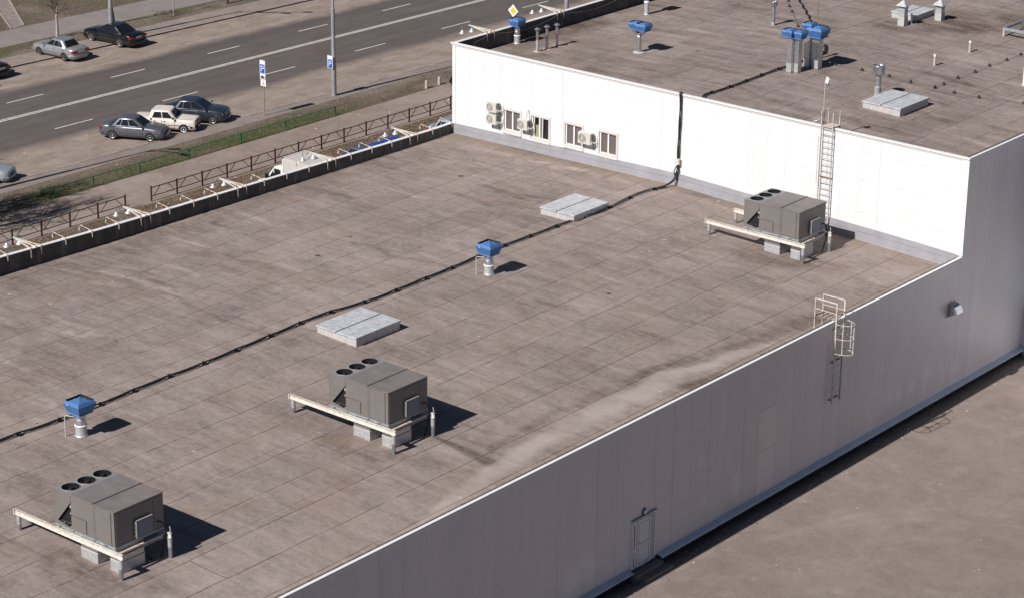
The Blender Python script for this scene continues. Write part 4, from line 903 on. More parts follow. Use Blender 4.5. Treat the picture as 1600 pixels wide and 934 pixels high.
for k in range(3): obj('cable_strand', MB().tube([(p.x+(k-1)*.045+.012*math.sin(i*.7+k*2), p.y-.02*(k == 1), p.z) for i, p in enumerate(smooth_path(wp, .15))], .026, 'cable', 7), t)
for (a, b2) in ((-.17, .55), (-.02, .35)): obj('cable_strand', MB().tube([(a, -.03, b2), (a-.06, -.06, b2+.3), (a+.08, -.03, b2+.62)], .03, 'cable', 7), t)
q = MB(); q.box((-.12, -.16, 1.27), (.11, -.01, 1.55), 'cream'); q.box((-.13, -.17, 1.53), (.12, -.0, 1.56), 'cream'); tag(q.build('junction_box', loc=(-16.46, -.08, 0)), 'small cream box fixed on the hanging cable of the white wall', 'junction box')
def U3(px, py): p = UR(px, py); return (p.x, p.y, uz(p.x))
bundle('black cable bundle on the upper roof from the wall edge to the four blue fans', [(-15.0,.2,4.36)]+[U3(*p) for p in ((1100,152),(1122,144),(1150,134.5),(1180,123),(1210,112),(1232,105),(1262,94),(1288,84),(1290,72))], True, uz, 3, .026, .07, .05, .06, 1.5)
wig = [U3(1283+(-1.2 if i % 2 else 1.2)-i*2.5, 62-i*4.4) for i in range(17)]
bundle('wiggly black cable crossing the far part of the upper roof', wig, False, uz, 2, .032, .05, .04, .05, .8)
# lightning conductor wire on small black holders
holders_r = [(1422.8,129.8),(1461,138.5),(1474.5,133.2),(1496.7,123.3),(1523.6,113.9),(1546,104),(1573,95.4),(1595,86.5)]
holders_l = [(1231.8,3),(1233.4,11.5),(1237.5,19.7),(1246.9,42.8),(1258.4,52.2)]
holders_m = [(1347,111),(1389.5,120.6),(1422.8,129.8),(1461,138.5),(1491,146.4),(1529.6,153.6),(1600,163)]
holders_c = [(1284,97.5),(1305,102.3),(1347,111)]
def conductor(label, pts):
    o3 = Vector(U3(*pts[0])); t = thing('lightning_conductor', label, 'conductor', tuple(o3))
    P3 = [Vector(U3(*p))-o3 for p in pts]
    obj('wire', MB().tube([p+Vector((0,0,.06)) for p in P3], .008, 'conc', 5), t)
    for p in P3:
        q = MB(); q.lathe((p.x, p.y, p.z), [(.10, 0), (.095, .06), (.05, .1), (.01, .11)], 'black', 12); q.box((p.x-.03, p.y-.03, p.z+.09), (p.x+.03, p.y+.03, p.z+.15), 'black'); obj('holder', q, t)
conductor('grey conductor wire on black holders running right from the four blue fans', holders_c[:2]+holders_m)
conductor('grey conductor wire on black holders climbing towards the right edge past the two pipe stubs', holders_r[1:])
conductor('grey conductor wire on black holders curving past the slender drum vent', [(1229,-6)]+holders_l+[(1272,64)])
# ---- mast, antenna rod -----------------------------------------------------------------
t = thing('mast', 'grey mast with a small square flood lamp above the caged ladder of the white wall', 'mast', (-8.33, .45, 3.98))
obj('pole', MB().tube([(0,0,0), (0,0,1.55)], .05, 'galv', 12).tube([(0,0,1.5), (.0,0,3.05)], .033, 'galv_light', 10), t)
q = MB(); q.poly([(.02,-.08,3.03),(.22,-.16,2.98),(.28,-.1,3.25),(.08,-.02,3.30)], 'white', (.2, .6, -.3), .05); q.tube([(0,0,3.02),(.14,-.02,3.08)], .025, 'galv', 8); q.tube([(.14,.0,3.05),(.16,.02,2.9),(.22,.0,2.86)], .02, 'black', 6); obj('lamp', q, t)
# bracing base
q = MB(); q.tube([(-.4,-.35,1.0),(.0,0,1.2),(.35,-.35,1.0)], .02, 'galv', 6); obj('brace', q, t)
p = Y4(470, 285); q = MB(); q.tube([(0,0,0),(0,0,5.2)], [.03,.02], 'galv', 8); q.lathe((0,0,0), [(.16,0),(.15,.05),(.03,.08)], 'black', 12); tag(q.build('lightning_rod', loc=U3(1276, 57)), 'tall thin lightning rod rising behind the four blue fans', 'rod')
# ---- wall air conditioners ------------------------------------------------------------
def split_unit(loc, label, w_=.72, h=.54, d=.3):
    t = thing('air_conditioner', label, 'air conditioner', loc, 0, 'split air conditioners on the white wall')
    q = MB(); q.box((0, -d-.12, 0), (w_, -.12, h), 'acw'); q.box((w_*.66, -d-.123, .02), (w_*.667, -d-.12, h-.02), 'seam'); obj('casing', q, t, .012)
    q = MB(); cx, cz, r = w_*.34, h*.5, h*.40; n = 28
    ring = lambda rr, yy: [(cx+rr*math.cos(2*math.pi*i/n), yy, cz+rr*math.sin(2*math.pi*i/n)) for i in range(n)]
    q.add(ring(r, -d-.124), [tuple(range(n))], 'acg')
    for rr in (r, r*.8, r*.6, r*.4): q.tube([(cx+rr*math.cos(2*math.pi*i/20), -d-.13, cz+rr*math.sin(2*math.pi*i/20)) for i in range(21)], .007, 'acw', 4, False)
    for i in range(10): a = 2*math.pi*i/10; q.beam((cx+.05*math.cos(a), -d-.128, cz+.05*math.sin(a)), (cx+r*math.cos(a+.25), -d-.128, cz+r*math.sin(a+.25)), .008, .008, 'acw')
    q.add(ring(r*.22, -d-.135), [tuple(range(n))], 'acw'); obj('fan_grille', q, t)
    q = MB(); q.box((w_, -d-.05, .05), (w_+.03, -.18, h-.05), 'acg')
    for k in range(7): q.box((w_+.03, -d-.02, .08+k*.06), (w_+.036, -.2, .1+k*.06), 'seam')
    q.box((w_+.0, -d-.06, .04), (w_+.06, -d+.06, .2), 'acw'); obj('side_grille', q, t)
    q = MB()
    for x in (.1, w_-.12): q.box((x, -d-.1, -.04), (x+.04, 0, -.0), 'galv'); q.box((x, -.04, -.3), (x+.04, -.0, 0), 'galv')
    obj('bracket', q, t)
    q = MB(); q.tube([(w_+.05, -d+.05, .12), (w_+.14, -.25, .1), (w_+.2, -.12, .18), (w_+.17, -.04, .4)], .02, 'upvc', 7); q.tube([(w_+.05, -d+.02, .08), (w_+.16, -.2, -.02), (w_+.22, -.08, .12)], .014, 'galv', 6); obj('pipe', q, t)
    return t
ga = split_unit((-28.98, 0, 1.72), 'upper of the two stacked white split air conditioners by the leftmost window', .66)
dup(ga, (-28.98, 0, 1.06), 0, 'lower of the two stacked white split air conditioners by the leftmost window')
dup(ga, (-26.82, 0, 1.17), 0, 'white split air conditioner between the first and second windows')
g2 = split_unit((-22.72, 0, 1.23), 'larger white split air conditioner between the third and fourth windows', .82, .6)
q = MB(); q.tube([(0,-.02,0),(.06,-.1,.25),(.2,-.02,.5),(.24,-.05,.42),(.26,-.1,.1),(.36,-.12,-.05)], .012, 'galv', 5); tag(q.build('loose_wire', loc=(-26.55, 0, 1.72)), 'thin loose wire loop on the wall above the second window air conditioner', 'wire')
# ---- caged ladders --------------------------------------------------------------------------
def ladder(name, label, loc, rz, w_, zbot, ztop, hoops, hoop_top, mat='rusty', mat2='cream', plat=.9, rise=.75, hr=.36, hd=.72, top=True, low='galv'):
    """local frame: wall plane is y=0, outwards is -y, along wall is x"""
    t = thing(name, label, 'ladder', loc, rz)
    for x in (0, w_):
        q = MB(); q.beam((x, -.17, max(zbot, ztop-1.7) if top else zbot), (x, -.17, ztop+rise), .06, .05, mat if x == 0 else mat2); q.beam((x, -.17, zbot), (x, -.17, ztop-1.7), .07, .055, 'hatch' if x == 0 else 'galv') if top else None; obj('rail', q, t)
    z = zbot+.2
    while z < ztop: obj('rung', MB().tube([(0, -.17, z), (w_, -.17, z)], .017, mat2 if z > ztop-1.6 or not top else 'hatch', 6), t); z += .30
    for i, z in enumerate(hoops):
        cx = w_/2; a0 = [(cx+hr*math.cos(a), -.17-(hd)*max(0, math.sin(a)), z) for a in np.linspace(0, math.pi, 15)]
        obj('cage_hoop', MB().tube([(w_, -.17, z)]+a0+[(0, -.17, z)], .018, mat, 6), t)
    for a in (.55, math.pi/2, math.pi-.55):
        cx = w_/2; x, y = cx+hr*math.cos(a), -.17-hd*math.sin(a); obj('cage_bar', MB().beam((x, y, hoops[-1]), (x, y, hoops[0]), .03, .012, mat2), t)
    q = MB()
    for z in (zbot+.15, (zbot+ztop)/2, ztop-.4):
        for x in (0, w_): q.beam((x, -.17, z), (x, 0, z), .04, .04, 'rust' if z < ztop-.6 else mat)
        q.beam((-.05, -.02, z), (w_+.05, -.02, z), .05, .03, 'rust' if z < ztop-.6 else mat)
    obj('wall_bracket', q, t)
    q = MB()   # guard rails over the roof edge
    for x in (0, w_):
        q.beam((x, plat, ztop-.55), (x, plat, ztop+rise), .045, .045, mat); q.beam((x, -.17, ztop+rise*(1 if top else .05)), (x, plat, ztop+rise*(1 if top else .05)), .04, .04, mat2); q.beam((x, -.17, ztop+rise*.45), (x, plat, ztop+rise*.45), .03, .03, mat) if top else None
    q.beam((0, -.17, ztop+.05), (w_, -.17, ztop+.05), .05, .05, mat2); q.beam((0, plat, ztop+.05), (w_, plat, ztop+.05), .05, .05, mat)
    for k in range(5): q.beam((0, -.17+(plat+.17)*k/5, ztop+.06), (w_, -.17+(plat+.17)*k/5, ztop+.06), .06, .02, mat)
    obj('guard_rail', q, t)
    return t
ladder('caged_ladder', 'rusty caged ladder fixed to the tall white wall behind the far air unit', (-8.03, 0, 0), 0, .66, -.1, HU, [4.55, 3.75, 2.95, 2.15], 0, 'rusty', 'hatch_side', .42, .78, .33, .55, False)
ladder('caged_ladder', 'cream caged ladder fixed to the grey side wall near the middle', (0, -11.15, 0), math.pi/2, .64, -3.75, .12, [.05, -.62, -1.32], 0, 'rusty', 'cream', .95, .85, .40, .72)
# ---- wall extras ------------------------------------------------------------------------------------
t = thing('vent_hood', 'shiny curved metal vent hood on the grey side wall', 'vent hood', (0, -.93, -2.35))
q = MB(); w_ = .55; prof = [(0, .35), (.18, .34), (.34, .26), (.46, .10), (.5, -.05)]; v = []
for yy in (0, w_):
    for (x, z) in prof: v.append((x, yy, z))
    v.append((.02, yy, -.25)); v.append((0, yy, -.25))
n = 7; f = [tuple(range(n))[::-1], tuple(range(n, 2*n))]+[(i, i+1, n+i+1, n+i) for i in range(4)]
hm = simple('hood_metal', (.5, .53, .58), .22, .85, .1, 3)
q.add(v, f, hm); obj('hood', q, t)
q = MB(); q.box((.0, -.07, -.3), (.05, w_+.07, .4), 'galv'); q.box((.05, -.03, -.26), (.12, w_+.03, .35), 'brass'); q.box((.0, .2, .4), (.05, .3, .47), 'upvc'); q.box((.0, -.12, -.3), (.06, -.04, -.22), 'upvc'); obj('flange', q, t)
t = thing('wall_lamp', 'small round white lamp on the grey wall just above the door', 'lamp', (0, -24.78, -4.12))
q = MB(); q.lathe((0,0,0), [(.15, .0), (.15, .04), (.13, .06)], 'black', 20); b2 = obj('lamp_base', q, t); b2.rotation_euler = (0, math.pi/2, 0)
q = MB(); q.lathe((0,0,0), [(.125, .05), (.115, .09), (.07, .12), (.001, .13)], 'galv_light', 20); b2 = obj('lamp_shade', q, t); b2.rotation_euler = (0, math.pi/2, 0)
# ---- flood lamps on the parapets --------------------------------------------------------------------
def flood_bracket(loc, label, rz=0, n=2):
    t = thing('floodlight_bracket', label, 'floodlight', loc, rz, 'three-armed floodlight brackets on the parapets')
    ap = Vector((-1.55, -.02, .16))
    for k, y in enumerate((-.30, .02, .30)):
        obj('arm', MB().beam((.02, y, .03), ap, .05, .05, 'cream' if k != 2 else 'rusty'), t)
    for y in (-.30, .30):
        q = MB(); q.box((.035, y-.025, -.42), (.06, y+.025, .05), 'rusty'); q.box((-.3, y-.025, .04), (.06, y+.025, .065), 'rusty'); obj('strap', q, t)
    obj('cross_bar', MB().tube([ap+Vector((0, -.25, -.08)), ap+Vector((0, 0, .0)), ap+Vector((-.1, .55, -.1))], .022, 'galv', 7), t)
    for (dx, dy) in ((-.30, -.18), (-.15, .46)):
        c = ap+Vector((dx, dy, -.42)); q = MB(); q.tube([c+Vector((0,0,.38)), c+Vector((0,0,.16))], .02, 'galv', 6)
        q.lathe(tuple(c), [(.01, .12), (.06, .11), (.07, .04), (.11, .01), (.18, -.06), (.18, -.08)], 'galv_light', 18); q.lathe(tuple(c), [(.175, -.075), (.01, -.05)], 'white', 18); obj('lamp', q, t)
    q = MB(); q.tube([(.02,.1,.03),(-.5,.05,-.08),(-1.,.02,-.02),(-1.5,0,.1)], .01, 'black', 5); obj('wire', q, t)
    return t
fb = None
def ppz(y): return float(np.interp(y, PY, PZt))
def ppx(y): return float(np.interp(y, PY, PX))
spots = [(62, 390, 'low parapet floodlight bracket nearest the left edge'), (228.5, 341, 'low parapet floodlight bracket beside the gap in the brown railing'), (376, 295, 'low parapet floodlight bracket left of the white van'), (512.8, 254, 'low parapet floodlight bracket in front of the white van box'), (638.5, 213, 'low parapet floodlight bracket in front of the blue car')]
for (px, py, lb) in spots:
    p = on(0, -31.95, px, py); y = p.y
    fb = flood_bracket((ppx(y), y, ppz(y)), lb) if fb is None else dup(fb, (ppx(y), y, ppz(y)), 0, lb)
for (px, py, lb) in ((762, 50.5, 'upper parapet floodlight bracket nearest the wall corner'), (871, 20, 'upper parapet floodlight bracket left of the white street post')):
    p = on(0, -W, px, py); dup(fb, (-W+.19, p.y, HU+.05), 0, lb)
# small arm lamps
def arm_lamp(loc, label):
    t = thing('arm_lamp', label, 'lamp', loc, 0, 'small arm lamps along the low parapet')
    obj('arm', MB().tube([(.05, 0, -.25), (.05, 0, .06), (-.2, 0, .09), (-.82, 0, .16), (-.86, 0, .1)], .02, 'rusty', 7), t)
    q = MB(); q.box((.03, -.035, -.12), (.06, .035, .05), 'hatch_side'); q.box((-.2, -.035, .02), (.06, .035, .05), 'hatch_side'); obj('strap', q, t)
    q = MB(); q.lathe((-.88, 0, -.14), [(.015, .19), (.03, .17), (.035, .1), (.05, .05), (.05, .03)], 'hatch_side', 12); q.lathe((-.88, 0, -.14), [(.06, .035), (.01, .015)], 'seam', 12); obj('lamp', q, t)
    return t
al = None
AL = [(20,402.4,'second-nearest'), (107.7,377.3,''), (147.8,365.3,''), (188.3,352.3,''), (266,329,''), (303,318.5,''), (339.4,306.4,''), (410.9,283.6,''), (445.4,273.6,''), (479.3,262.9,''), (543.5,242.2,''), (575.3,232,''), (605.8,223.2,''), (668.7,203.5,''), (700.8,191.6,'')]
ALT = ['small rusty arm lamp left of the leftmost floodlight bracket', 'first small arm lamp right of the leftmost floodlight bracket', 'small orange arm lamp second of three after the leftmost floodlight bracket', 'small white arm lamp just left of the second floodlight bracket',
 'first small arm lamp right of the second floodlight bracket', 'small arm lamp midway between the second and third floodlight brackets', 'small arm lamp just left of the third floodlight bracket', 'small arm lamp below left of the white van cab', 'small arm lamp in front of the white van cab', 'small arm lamp in front of the white van box side',
 'small arm lamp just right of the white van box', 'small arm lamp in front of the dark grey hatchback', 'small arm lamp in front of the tail of the blue car', 'small arm lamp between the blue car and the roof-rack car', 'small arm lamp at the parapet end beside the white wall']
for (px, py, _), lb in zip(AL, ALT):
    p = on(0, -31.9, px, py); y = p.y; L3 = (ppx(y), y, ppz(y))
    al = arm_lamp(L3, lb) if al is None else dup(al, L3, 0, lb)
t = thing('parapet_cable', 'thin grey cable sagging along the top of the upper dark parapet', 'cable', (-W+.25, 0, HU))
pp = []; y = 1.5
while y < 26: s_ = .30*abs(math.sin(math.pi*(y-3)/6.1)); pp.append((0, y, -.03-s_)); y += .3
obj('wire', MB().tube(pp, .014, 'galv', 5), t)
#==STREET OBJECTS==
def smoothstep(t): return t*t*(3-2*t)
def make_car(paint, L=4.25, WB=2.52, Wd=1.67, H=1.42, fo=.82, hood=.92, deck=.98, belt=.93, ws=(.62, .02), rw=(-1.28, -.82), boxy=False, rimmat='rim', bumper=None, rack=False, hatchback=False, side_windows=3, wr=.29, trim=False):
    """x forward, z up; origin on the ground midway between the axles. ws: windshield foot and top x; rw: rear window foot and top x"""
    t = thing('parked_car', '', 'car'); ro = L-WB-fo; xf = WB/2+fo; xr = -WB/2-ro; hw = Wd/2; bumper = bumper or paint
    # body loft
    def top(x):
        if x > ws[0]: u = (x-ws[0])/(xf-ws[0]); return hood+(belt-hood)*(1-u)**3*.6 - (.05 if boxy else .17)*u**2.2
        if x < rw[0]: u = (rw[0]-x)/(rw[0]-xr); return deck-(.03 if boxy else .08)*u**2.4
        return belt+ (hood-belt)*0
    xs = [xr, xr+.04, xr+.14, xr+.32]+list(np.linspace(xr+.5, rw[0]-.02, 3))+[rw[0], rw[0]*.6+ws[0]*.4, rw[0]*.3+ws[0]*.7, ws[0]]+list(np.linspace(ws[0]+.12, xf-.4, 4))+[xf-.26, xf-.12, xf-.03, xf]
    q = MB(); vs = []; fs = []; n = 13
    for x in xs:
        e = min((x-xr), (xf-x)); k = 1-(max(0, .34-e)/.34)**2*(.10 if boxy else .24); w_ = hw*k
        zt = top(x); 
        if e < .02: zt = zt-.06
        zb_ = .22 + (.03 if e < .1 else 0)
        ring = [(w_*.86, zb_), (w_*.97, zb_+.07), (w_*1., .46), (w_*.995, .62), (w_*.965, zt-.10), (w_*.90, zt-.025), (w_*.55, zt+(.005 if boxy else .02))]
        pts = [(x, y, z) for y, z in ring]+[(x, -y, z) for y, z in ring[::-1][0:]]
        pts.insert(7, (x, 0, zt+(.008 if boxy else .03))); pts = pts[:15]
        vs += pts
    m_ = 15
    for i in range(len(xs)-1):
        for k in range(m_-1): fs.append((i*m_+k, i*m_+k+1, (i+1)*m_+k+1, (i+1)*m_+k))
        fs.append((i*m_+m_-1, i*m_, (i+1)*m_, (i+1)*m_+m_-1))
    q.add(vs, fs, paint, True)
    for i in (0, len(xs)-1):
        f = tuple(range(i*m_, i*m_+m_)); q.add([vs[j] for j in f], [tuple(range(m_)) if i == 0 else tuple(range(m_))[::-1]], paint, True)
    # wheel arches and shut lines belong to the body
    for xa in (-WB/2, WB/2):
        for s_ in (-1, 1):
            rr = wr+.065; pts = [(xa+rr*math.cos(a), s_*(hw*1.004), wr+.01+rr*math.sin(a)) for a in np.linspace(-.25, math.pi+.25, 16)]
            q.poly(pts, 'black', (0, -s_, 0), .10)
    zl = belt-.10
    for s_ in (-1, 1):
        y = s_*hw*1.001
        for x in ((ws[0]-.08), (ws[0]+rw[0])/2+.02, rw[0]+.28): q.beam((x, y, .34), (x-.02, y*.992, belt-.07), .012, .012, 'seam')
        q.beam((ws[0]-.08, y, .34), (rw[0]+.4, y, .34), .012, .012, 'seam')
        if trim: q.beam((xr+.2, y*1.004, .52), (xf-.3, y*1.004, .52), .02, .035, 'seam')
        else: q.beam((-WB/2+.42, y*1.002, .50), (WB/2-.42, y*1.002, .50), .015, .03, 'seam')
        for x in ((ws[0]+rw[0])/2+.12, rw[0]+.42): q.box((x, min(y, y*1.02), belt-.17), (x+.16, max(y, y*1.02), belt-.14), 'black' if trim else paint)
    q.beam((ws[0]+.03, -hw*.78, top(ws[0]+.03)+.02), (ws[0]+.03, hw*.78, top(ws[0]+.03)+.02), .05, .012, 'black')
    for s_ in (-1, 1): q.beam((ws[0]+.1, s_*hw*.80, top(ws[0]+.2)+.012), (xf-.22, s_*hw*.66, top(xf-.22)+.008), .012, .008, 'seam')
    q.beam((xr+.03, -hw*.72, deck-.12), (xr+.03, hw*.72, deck-.12), .02, .012, 'seam')
    body = q.build('body', t)
    # cabin: body colour shell
    bw, tw = hw*.90, hw*(.78 if boxy else .70); zb_ = belt-.03; rows = []
    for u in (0, .12, .5, .85, .97, 1.):
        uu = u; wx = ws[0]*(1-uu)+ws[1]*uu; rx = rw[0]*(1-uu)+rw[1]*uu; yy = bw*(1-uu)+tw*uu; zz = zb_+(H-.035-zb_)*uu
        if u == 1.: wx -= .05; rx += .05; yy -= .05; zz = H-.012
        c = .10; rows.append([(wx, yy-c*1.6, zz), (wx-c*.5, yy-c*.5, zz), (wx-c*1.4, yy, zz), ((wx+rx)/2, yy+.012, zz), (rx+c*1.4, yy, zz), (rx+c*.5, yy-c*.5, zz), (rx, yy-c*1.6, zz),
                     (rx, -yy+c*1.6, zz), (rx+c*.5, -yy+c*.5, zz), (rx+c*1.4, -yy, zz), ((wx+rx)/2, -yy-.012, zz), (wx-c*1.4, -yy, zz), (wx-c*.5, -yy+c*.5, zz), (wx, -yy+c*1.6, zz)])
    q = MB(); vs = [p for r_ in rows for p in r_]; n = 14; fs = []
    for i in range(len(rows)-1):
        for k in range(n): k2 = (k+1) % n; fs.append((i*n+k, (i+1)*n+k, (i+1)*n+k2, i*n+k2))
    q.add(vs, fs, paint, True); r_ = rows[-1]; cx = (ws[1]+rw[1])/2; q.add(r_+[(cx, 0, H+.01)], [(k, n, (k+1) % n)[::-1] for k in range(n)], paint, True)
    roof = q.build('roof', t)
    # glass
    def L_(a, b_, u): return a+(b_-a)*u
    def wpt(side, u, v, fx):   # u along length 0 rear..1 front ; v height
        wx = L_(ws[0], ws[1], v); rx = L_(rw[0], rw[1], v); return Vector((L_(rx, wx, u), side*(L_(bw, tw, v)+.018), L_(zb_, H-.035, v)))
    for nm, x0_, x1_, sg in (('windshield', ws[0], ws[1], 1), ('rear_window', rw[0], rw[1], -1)):
        q = MB(); v0, v1 = .10, .90; pts = []
        for (yy, v) in ((-1, v0), (1, v0), (1, v1), (-1, v1)):
            pts.append(Vector((L_(x0_, x1_, v)+sg*.012, yy*(L_(bw, tw, v)-.13), L_(zb_, H-.035, v)+.012)))
        q.poly(pts if sg > 0 else pts[::-1], 'glass'); q.build(nm, t)
    parts_ = {3: ((.30, .56), (.59, .86)), 2: ((.16, .52), (.55, .86))}[side_windows if not hatchback else 3]
    parts_ = list(parts_)+[(.13, .275)] if (hatchback or side_windows == 3) and not boxy else parts_
    for s_ in (-1, 1):
        for (a, b_) in parts_:
            v0, v1 = .16, .86; fa = 0.0
            pts = [wpt(s_, a+fa, v0, 0), wpt(s_, b_+(.055 if b_ > .8 else 0), v0, 0), wpt(s_, b_-(.02 if b_ > .8 else 0), v1, 0), wpt(s_, a+(.05 if a < .2 else .02), v1, 0)]
            MB().poly(pts if s_ < 0 else pts[::-1], 'glass', (0, s_, 0), .006).build('side_window', t)
        q = MB(); c = Vector((ws[0]-.14, s_*(hw*1.0), belt+.02)); q.box((c.x-.05, min(c.y, c.y+s_*.17), c.z), (c.x+.05, max(c.y, c.y+s_*.17), c.z+.12), paint if not trim else 'black'); q.build('side_mirror', t, .02)
    # wheels
    for xa in (-WB/2, WB/2):
        for s_ in (-1, 1):
            e = thing('wheel', None, None, (xa, s_*(hw-.075), wr)); e.parent = t
            q = MB(); q.lathe((0,0,0), [(wr*.62, -.09), (wr*.9, -.09), (wr, -.06), (wr, .06), (wr*.9, .09), (wr*.62, .085)], 'tyre', 22); o = q.build('tyre', e); o.rotation_euler = (-s_*math.pi/2, 0, 0)
            q = MB(); q.lathe((0,0,0), [(wr*.64, .088), (wr*.60, .093), (wr*.54, .07), (wr*.2, .06), (wr*.15, .085), (.001, .09)], rimmat, 20)
            for k in range(6): a = k*math.pi/3; q.beam((wr*.3*math.cos(a), wr*.3*math.sin(a), .072), (wr*.48*math.cos(a), wr*.48*math.sin(a), .078), .05, .006, 'black')
            o = q.build('rim', e); o.rotation_euler = (-s_*math.pi/2, 0, 0)
    # bumpers, lights, plates
    fz = top(xf)-.09
    q = MB(); q.tube([(xf-.30, -hw*.97, .44), (xf-.06, -hw*.82, .42), (xf+.03, -hw*.5, .42), (xf+.045, 0, .42), (xf+.03, hw*.5, .42), (xf-.06, hw*.82, .42), (xf-.30, hw*.97, .44)], .085, bumper, 8); q.build('bumper', t)
    q = MB(); q.tube([(xr+.30, -hw*.97, .46), (xr+.06, -hw*.85, .45), (xr-.03, -hw*.5, .45), (xr-.04, 0, .45), (xr-.03, hw*.5, .45), (xr+.06, hw*.85, .45), (xr+.30, hw*.97, .46)], .09, bumper, 8); q.build('bumper', t)
    q = MB(); q.box((xf-.05, -hw*.42, fz-.10), (xf+.012, hw*.42, fz-.0), 'black'); q.box((xf-.02, -hw*.4, .29), (xf+.05, hw*.4, .36), 'black'); q.build('grille', t)
    for s_ in (-1, 1):
        q = MB()
        if boxy: q.box((xf-.04, min(s_*hw*.52, s_*hw*.84), fz-.13), (xf+.015, max(s_*hw*.52, s_*hw*.84), fz+.01), 'lamp')
        else: q.poly([(xf-.02, s_*hw*.45, fz-.10), (xf-.17, s_*hw*.90, fz-.08), (xf-.24, s_*hw*.90, fz+.035), (xf-.10, s_*hw*.50, fz+.04)], 'lamp', (.04, s_*.02, .03), 1.)
        q.build('headlight', t)
        q = MB(); zz = deck-.30
        q.box((xr-.012, min(s_*hw*.46, s_*hw*.84), zz), (xr+.05, max(s_*hw*.46, s_*hw*.84), zz+.15), 'red'); q.box((xr+.02, min(s_*hw*.82, s_*hw*.945), zz), (xr+.22, max(s_*hw*.82, s_*hw*.945), zz+.15), 'red'); q.build('tail_light', t)
        q = MB(); q.box((xf-.62, min(s_*hw*.99, s_*hw*1.012), .60), (xf-.54, max(s_*hw*.99, s_*hw*1.012), .65), 'orange'); q.build('indicator', t)
    q = MB(); q.box((xf+.10, -.26, .38), (xf+.13, .26, .48), 'plate'); q.build('number_plate', t)
    q = MB(); q.box((xr-.035, -.26, deck-.30), (xr-.012, .26, deck-.19), 'plate'); q.build('number_plate', t)
    if rack:
        q = MB()
        for s_ in (-1, 1): q.beam((rw[1]+.1, s_*(tw-.05), H+.06), (ws[1]-.1, s_*(tw-.05), H+.06), .03, .03, 'galv')
        for x in (rw[1]+.35, ws[1]-.35): q.beam((x, -tw+.03, H+.1), (x, tw-.03, H+.1), .05, .03, 'galv_light')
        for x in (rw[1]+.15, ws[1]-.15):
            for s_ in (-1, 1): q.beam((x, s_*(tw-.05), H-.02), (x, s_*(tw-.05), H+.06), .03, .03, 'galv')
        q.build('roof_rack', t)
    return t
def place(t, rear, front, side, label, Wd=1.67, group=None):
    """rear/front: image points where the visible wheels touch the street; side: +1 left, -1 right side visible"""
    a, b_ = G(*rear, SZ), G(*front, SZ); d = (b_-a); ang = math.atan2(d.y, d.x); c = (a+b_)/2
    left = Vector((-math.sin(ang), math.cos(ang), 0)); c = c-left*side*(Wd/2-.04)
    t.location = (c.x, c.y, SZ); t.rotation_euler = (0, 0, ang); t['label'] = label
    if group: t['group'] = group
    return t
NG = 'cars parked nose to the near kerb'; FG = 'cars parked at the far kerb'; BG = 'cars parked behind the low parapet'
lan = dict(L=4.24, WB=2.52, Wd=1.68, H=1.43, fo=.80, ws=(.86, .16), rw=(-1.42, -.92))
place(make_car('paint_grey', rimmat='rim', **lan), (177.8,218.7), (233.4,222.9), -1, 'grey sedan parked at the near kerb, leftmost of three side by side', group=NG)
place(make_car('paint_white', L=4.13, WB=2.42, Wd=1.62, H=1.44, fo=.72, hood=.90, deck=.92, belt=.92, ws=(.70, .30), rw=(-1.2, -.96), boxy=True, rimmat='white', bumper='black', side_windows=2, trim=True, wr=.28), (232,206.5), (285.5,209.3), -1, 'old boxy cream sedan parked between the grey sedan and the dark sedan', 1.62, group=NG)
place(make_car('paint_slate', L=4.25, WB=2.63, Wd=1.74, H=1.50, fo=.80, hood=.98, deck=1.02, belt=.97, ws=(.95, .2), rw=(-1.4, -1.0)), (273.5,192.5), (331.1,195.4), -1, 'dark slate sedan parked at the near kerb, rightmost of three side by side', 1.74, group=NG)
place(make_car('paint_lblue', **lan), (-67,285), (-10,289), -1, 'silver car nose cut by the left edge, near kerb', group=NG)
place(make_car('paint_silver', rimmat='rimdark', **lan), (102.7,96.9), (60.1,86.9), 1, 'silver sedan parked at the far kerb beside a bare tree', group=FG)
place(make_car('paint_black', L=4.80, WB=2.80, Wd=1.83, H=1.47, fo=.92, hood=.93, deck=1.02, belt=.95, ws=(1.05, .12), rw=(-1.7, -.88), wr=.33), (188.3,75.1), (142,65.6), 1, 'black sedan with silver wheels parked at the far kerb below a lamp post', 1.83, group=FG)
place(make_car('paint_black', **lan), (-22,124.5), (-64,114.5), 1, 'dark car at the far kerb outside the left edge, only its shadow in view', group=FG)
place(make_car('paint_black', H=1.46, L=4.4, WB=2.6), (722,131), (707,140), 0, 'black car on the footpath half hidden by the tall white wall')
bc = C.objects[-1]
def parked(t, x, y, ang, label): t.location = (x, y, SZ); t.rotation_euler = (0, 0, ang); t['label'] = label; t['group'] = BG; return t
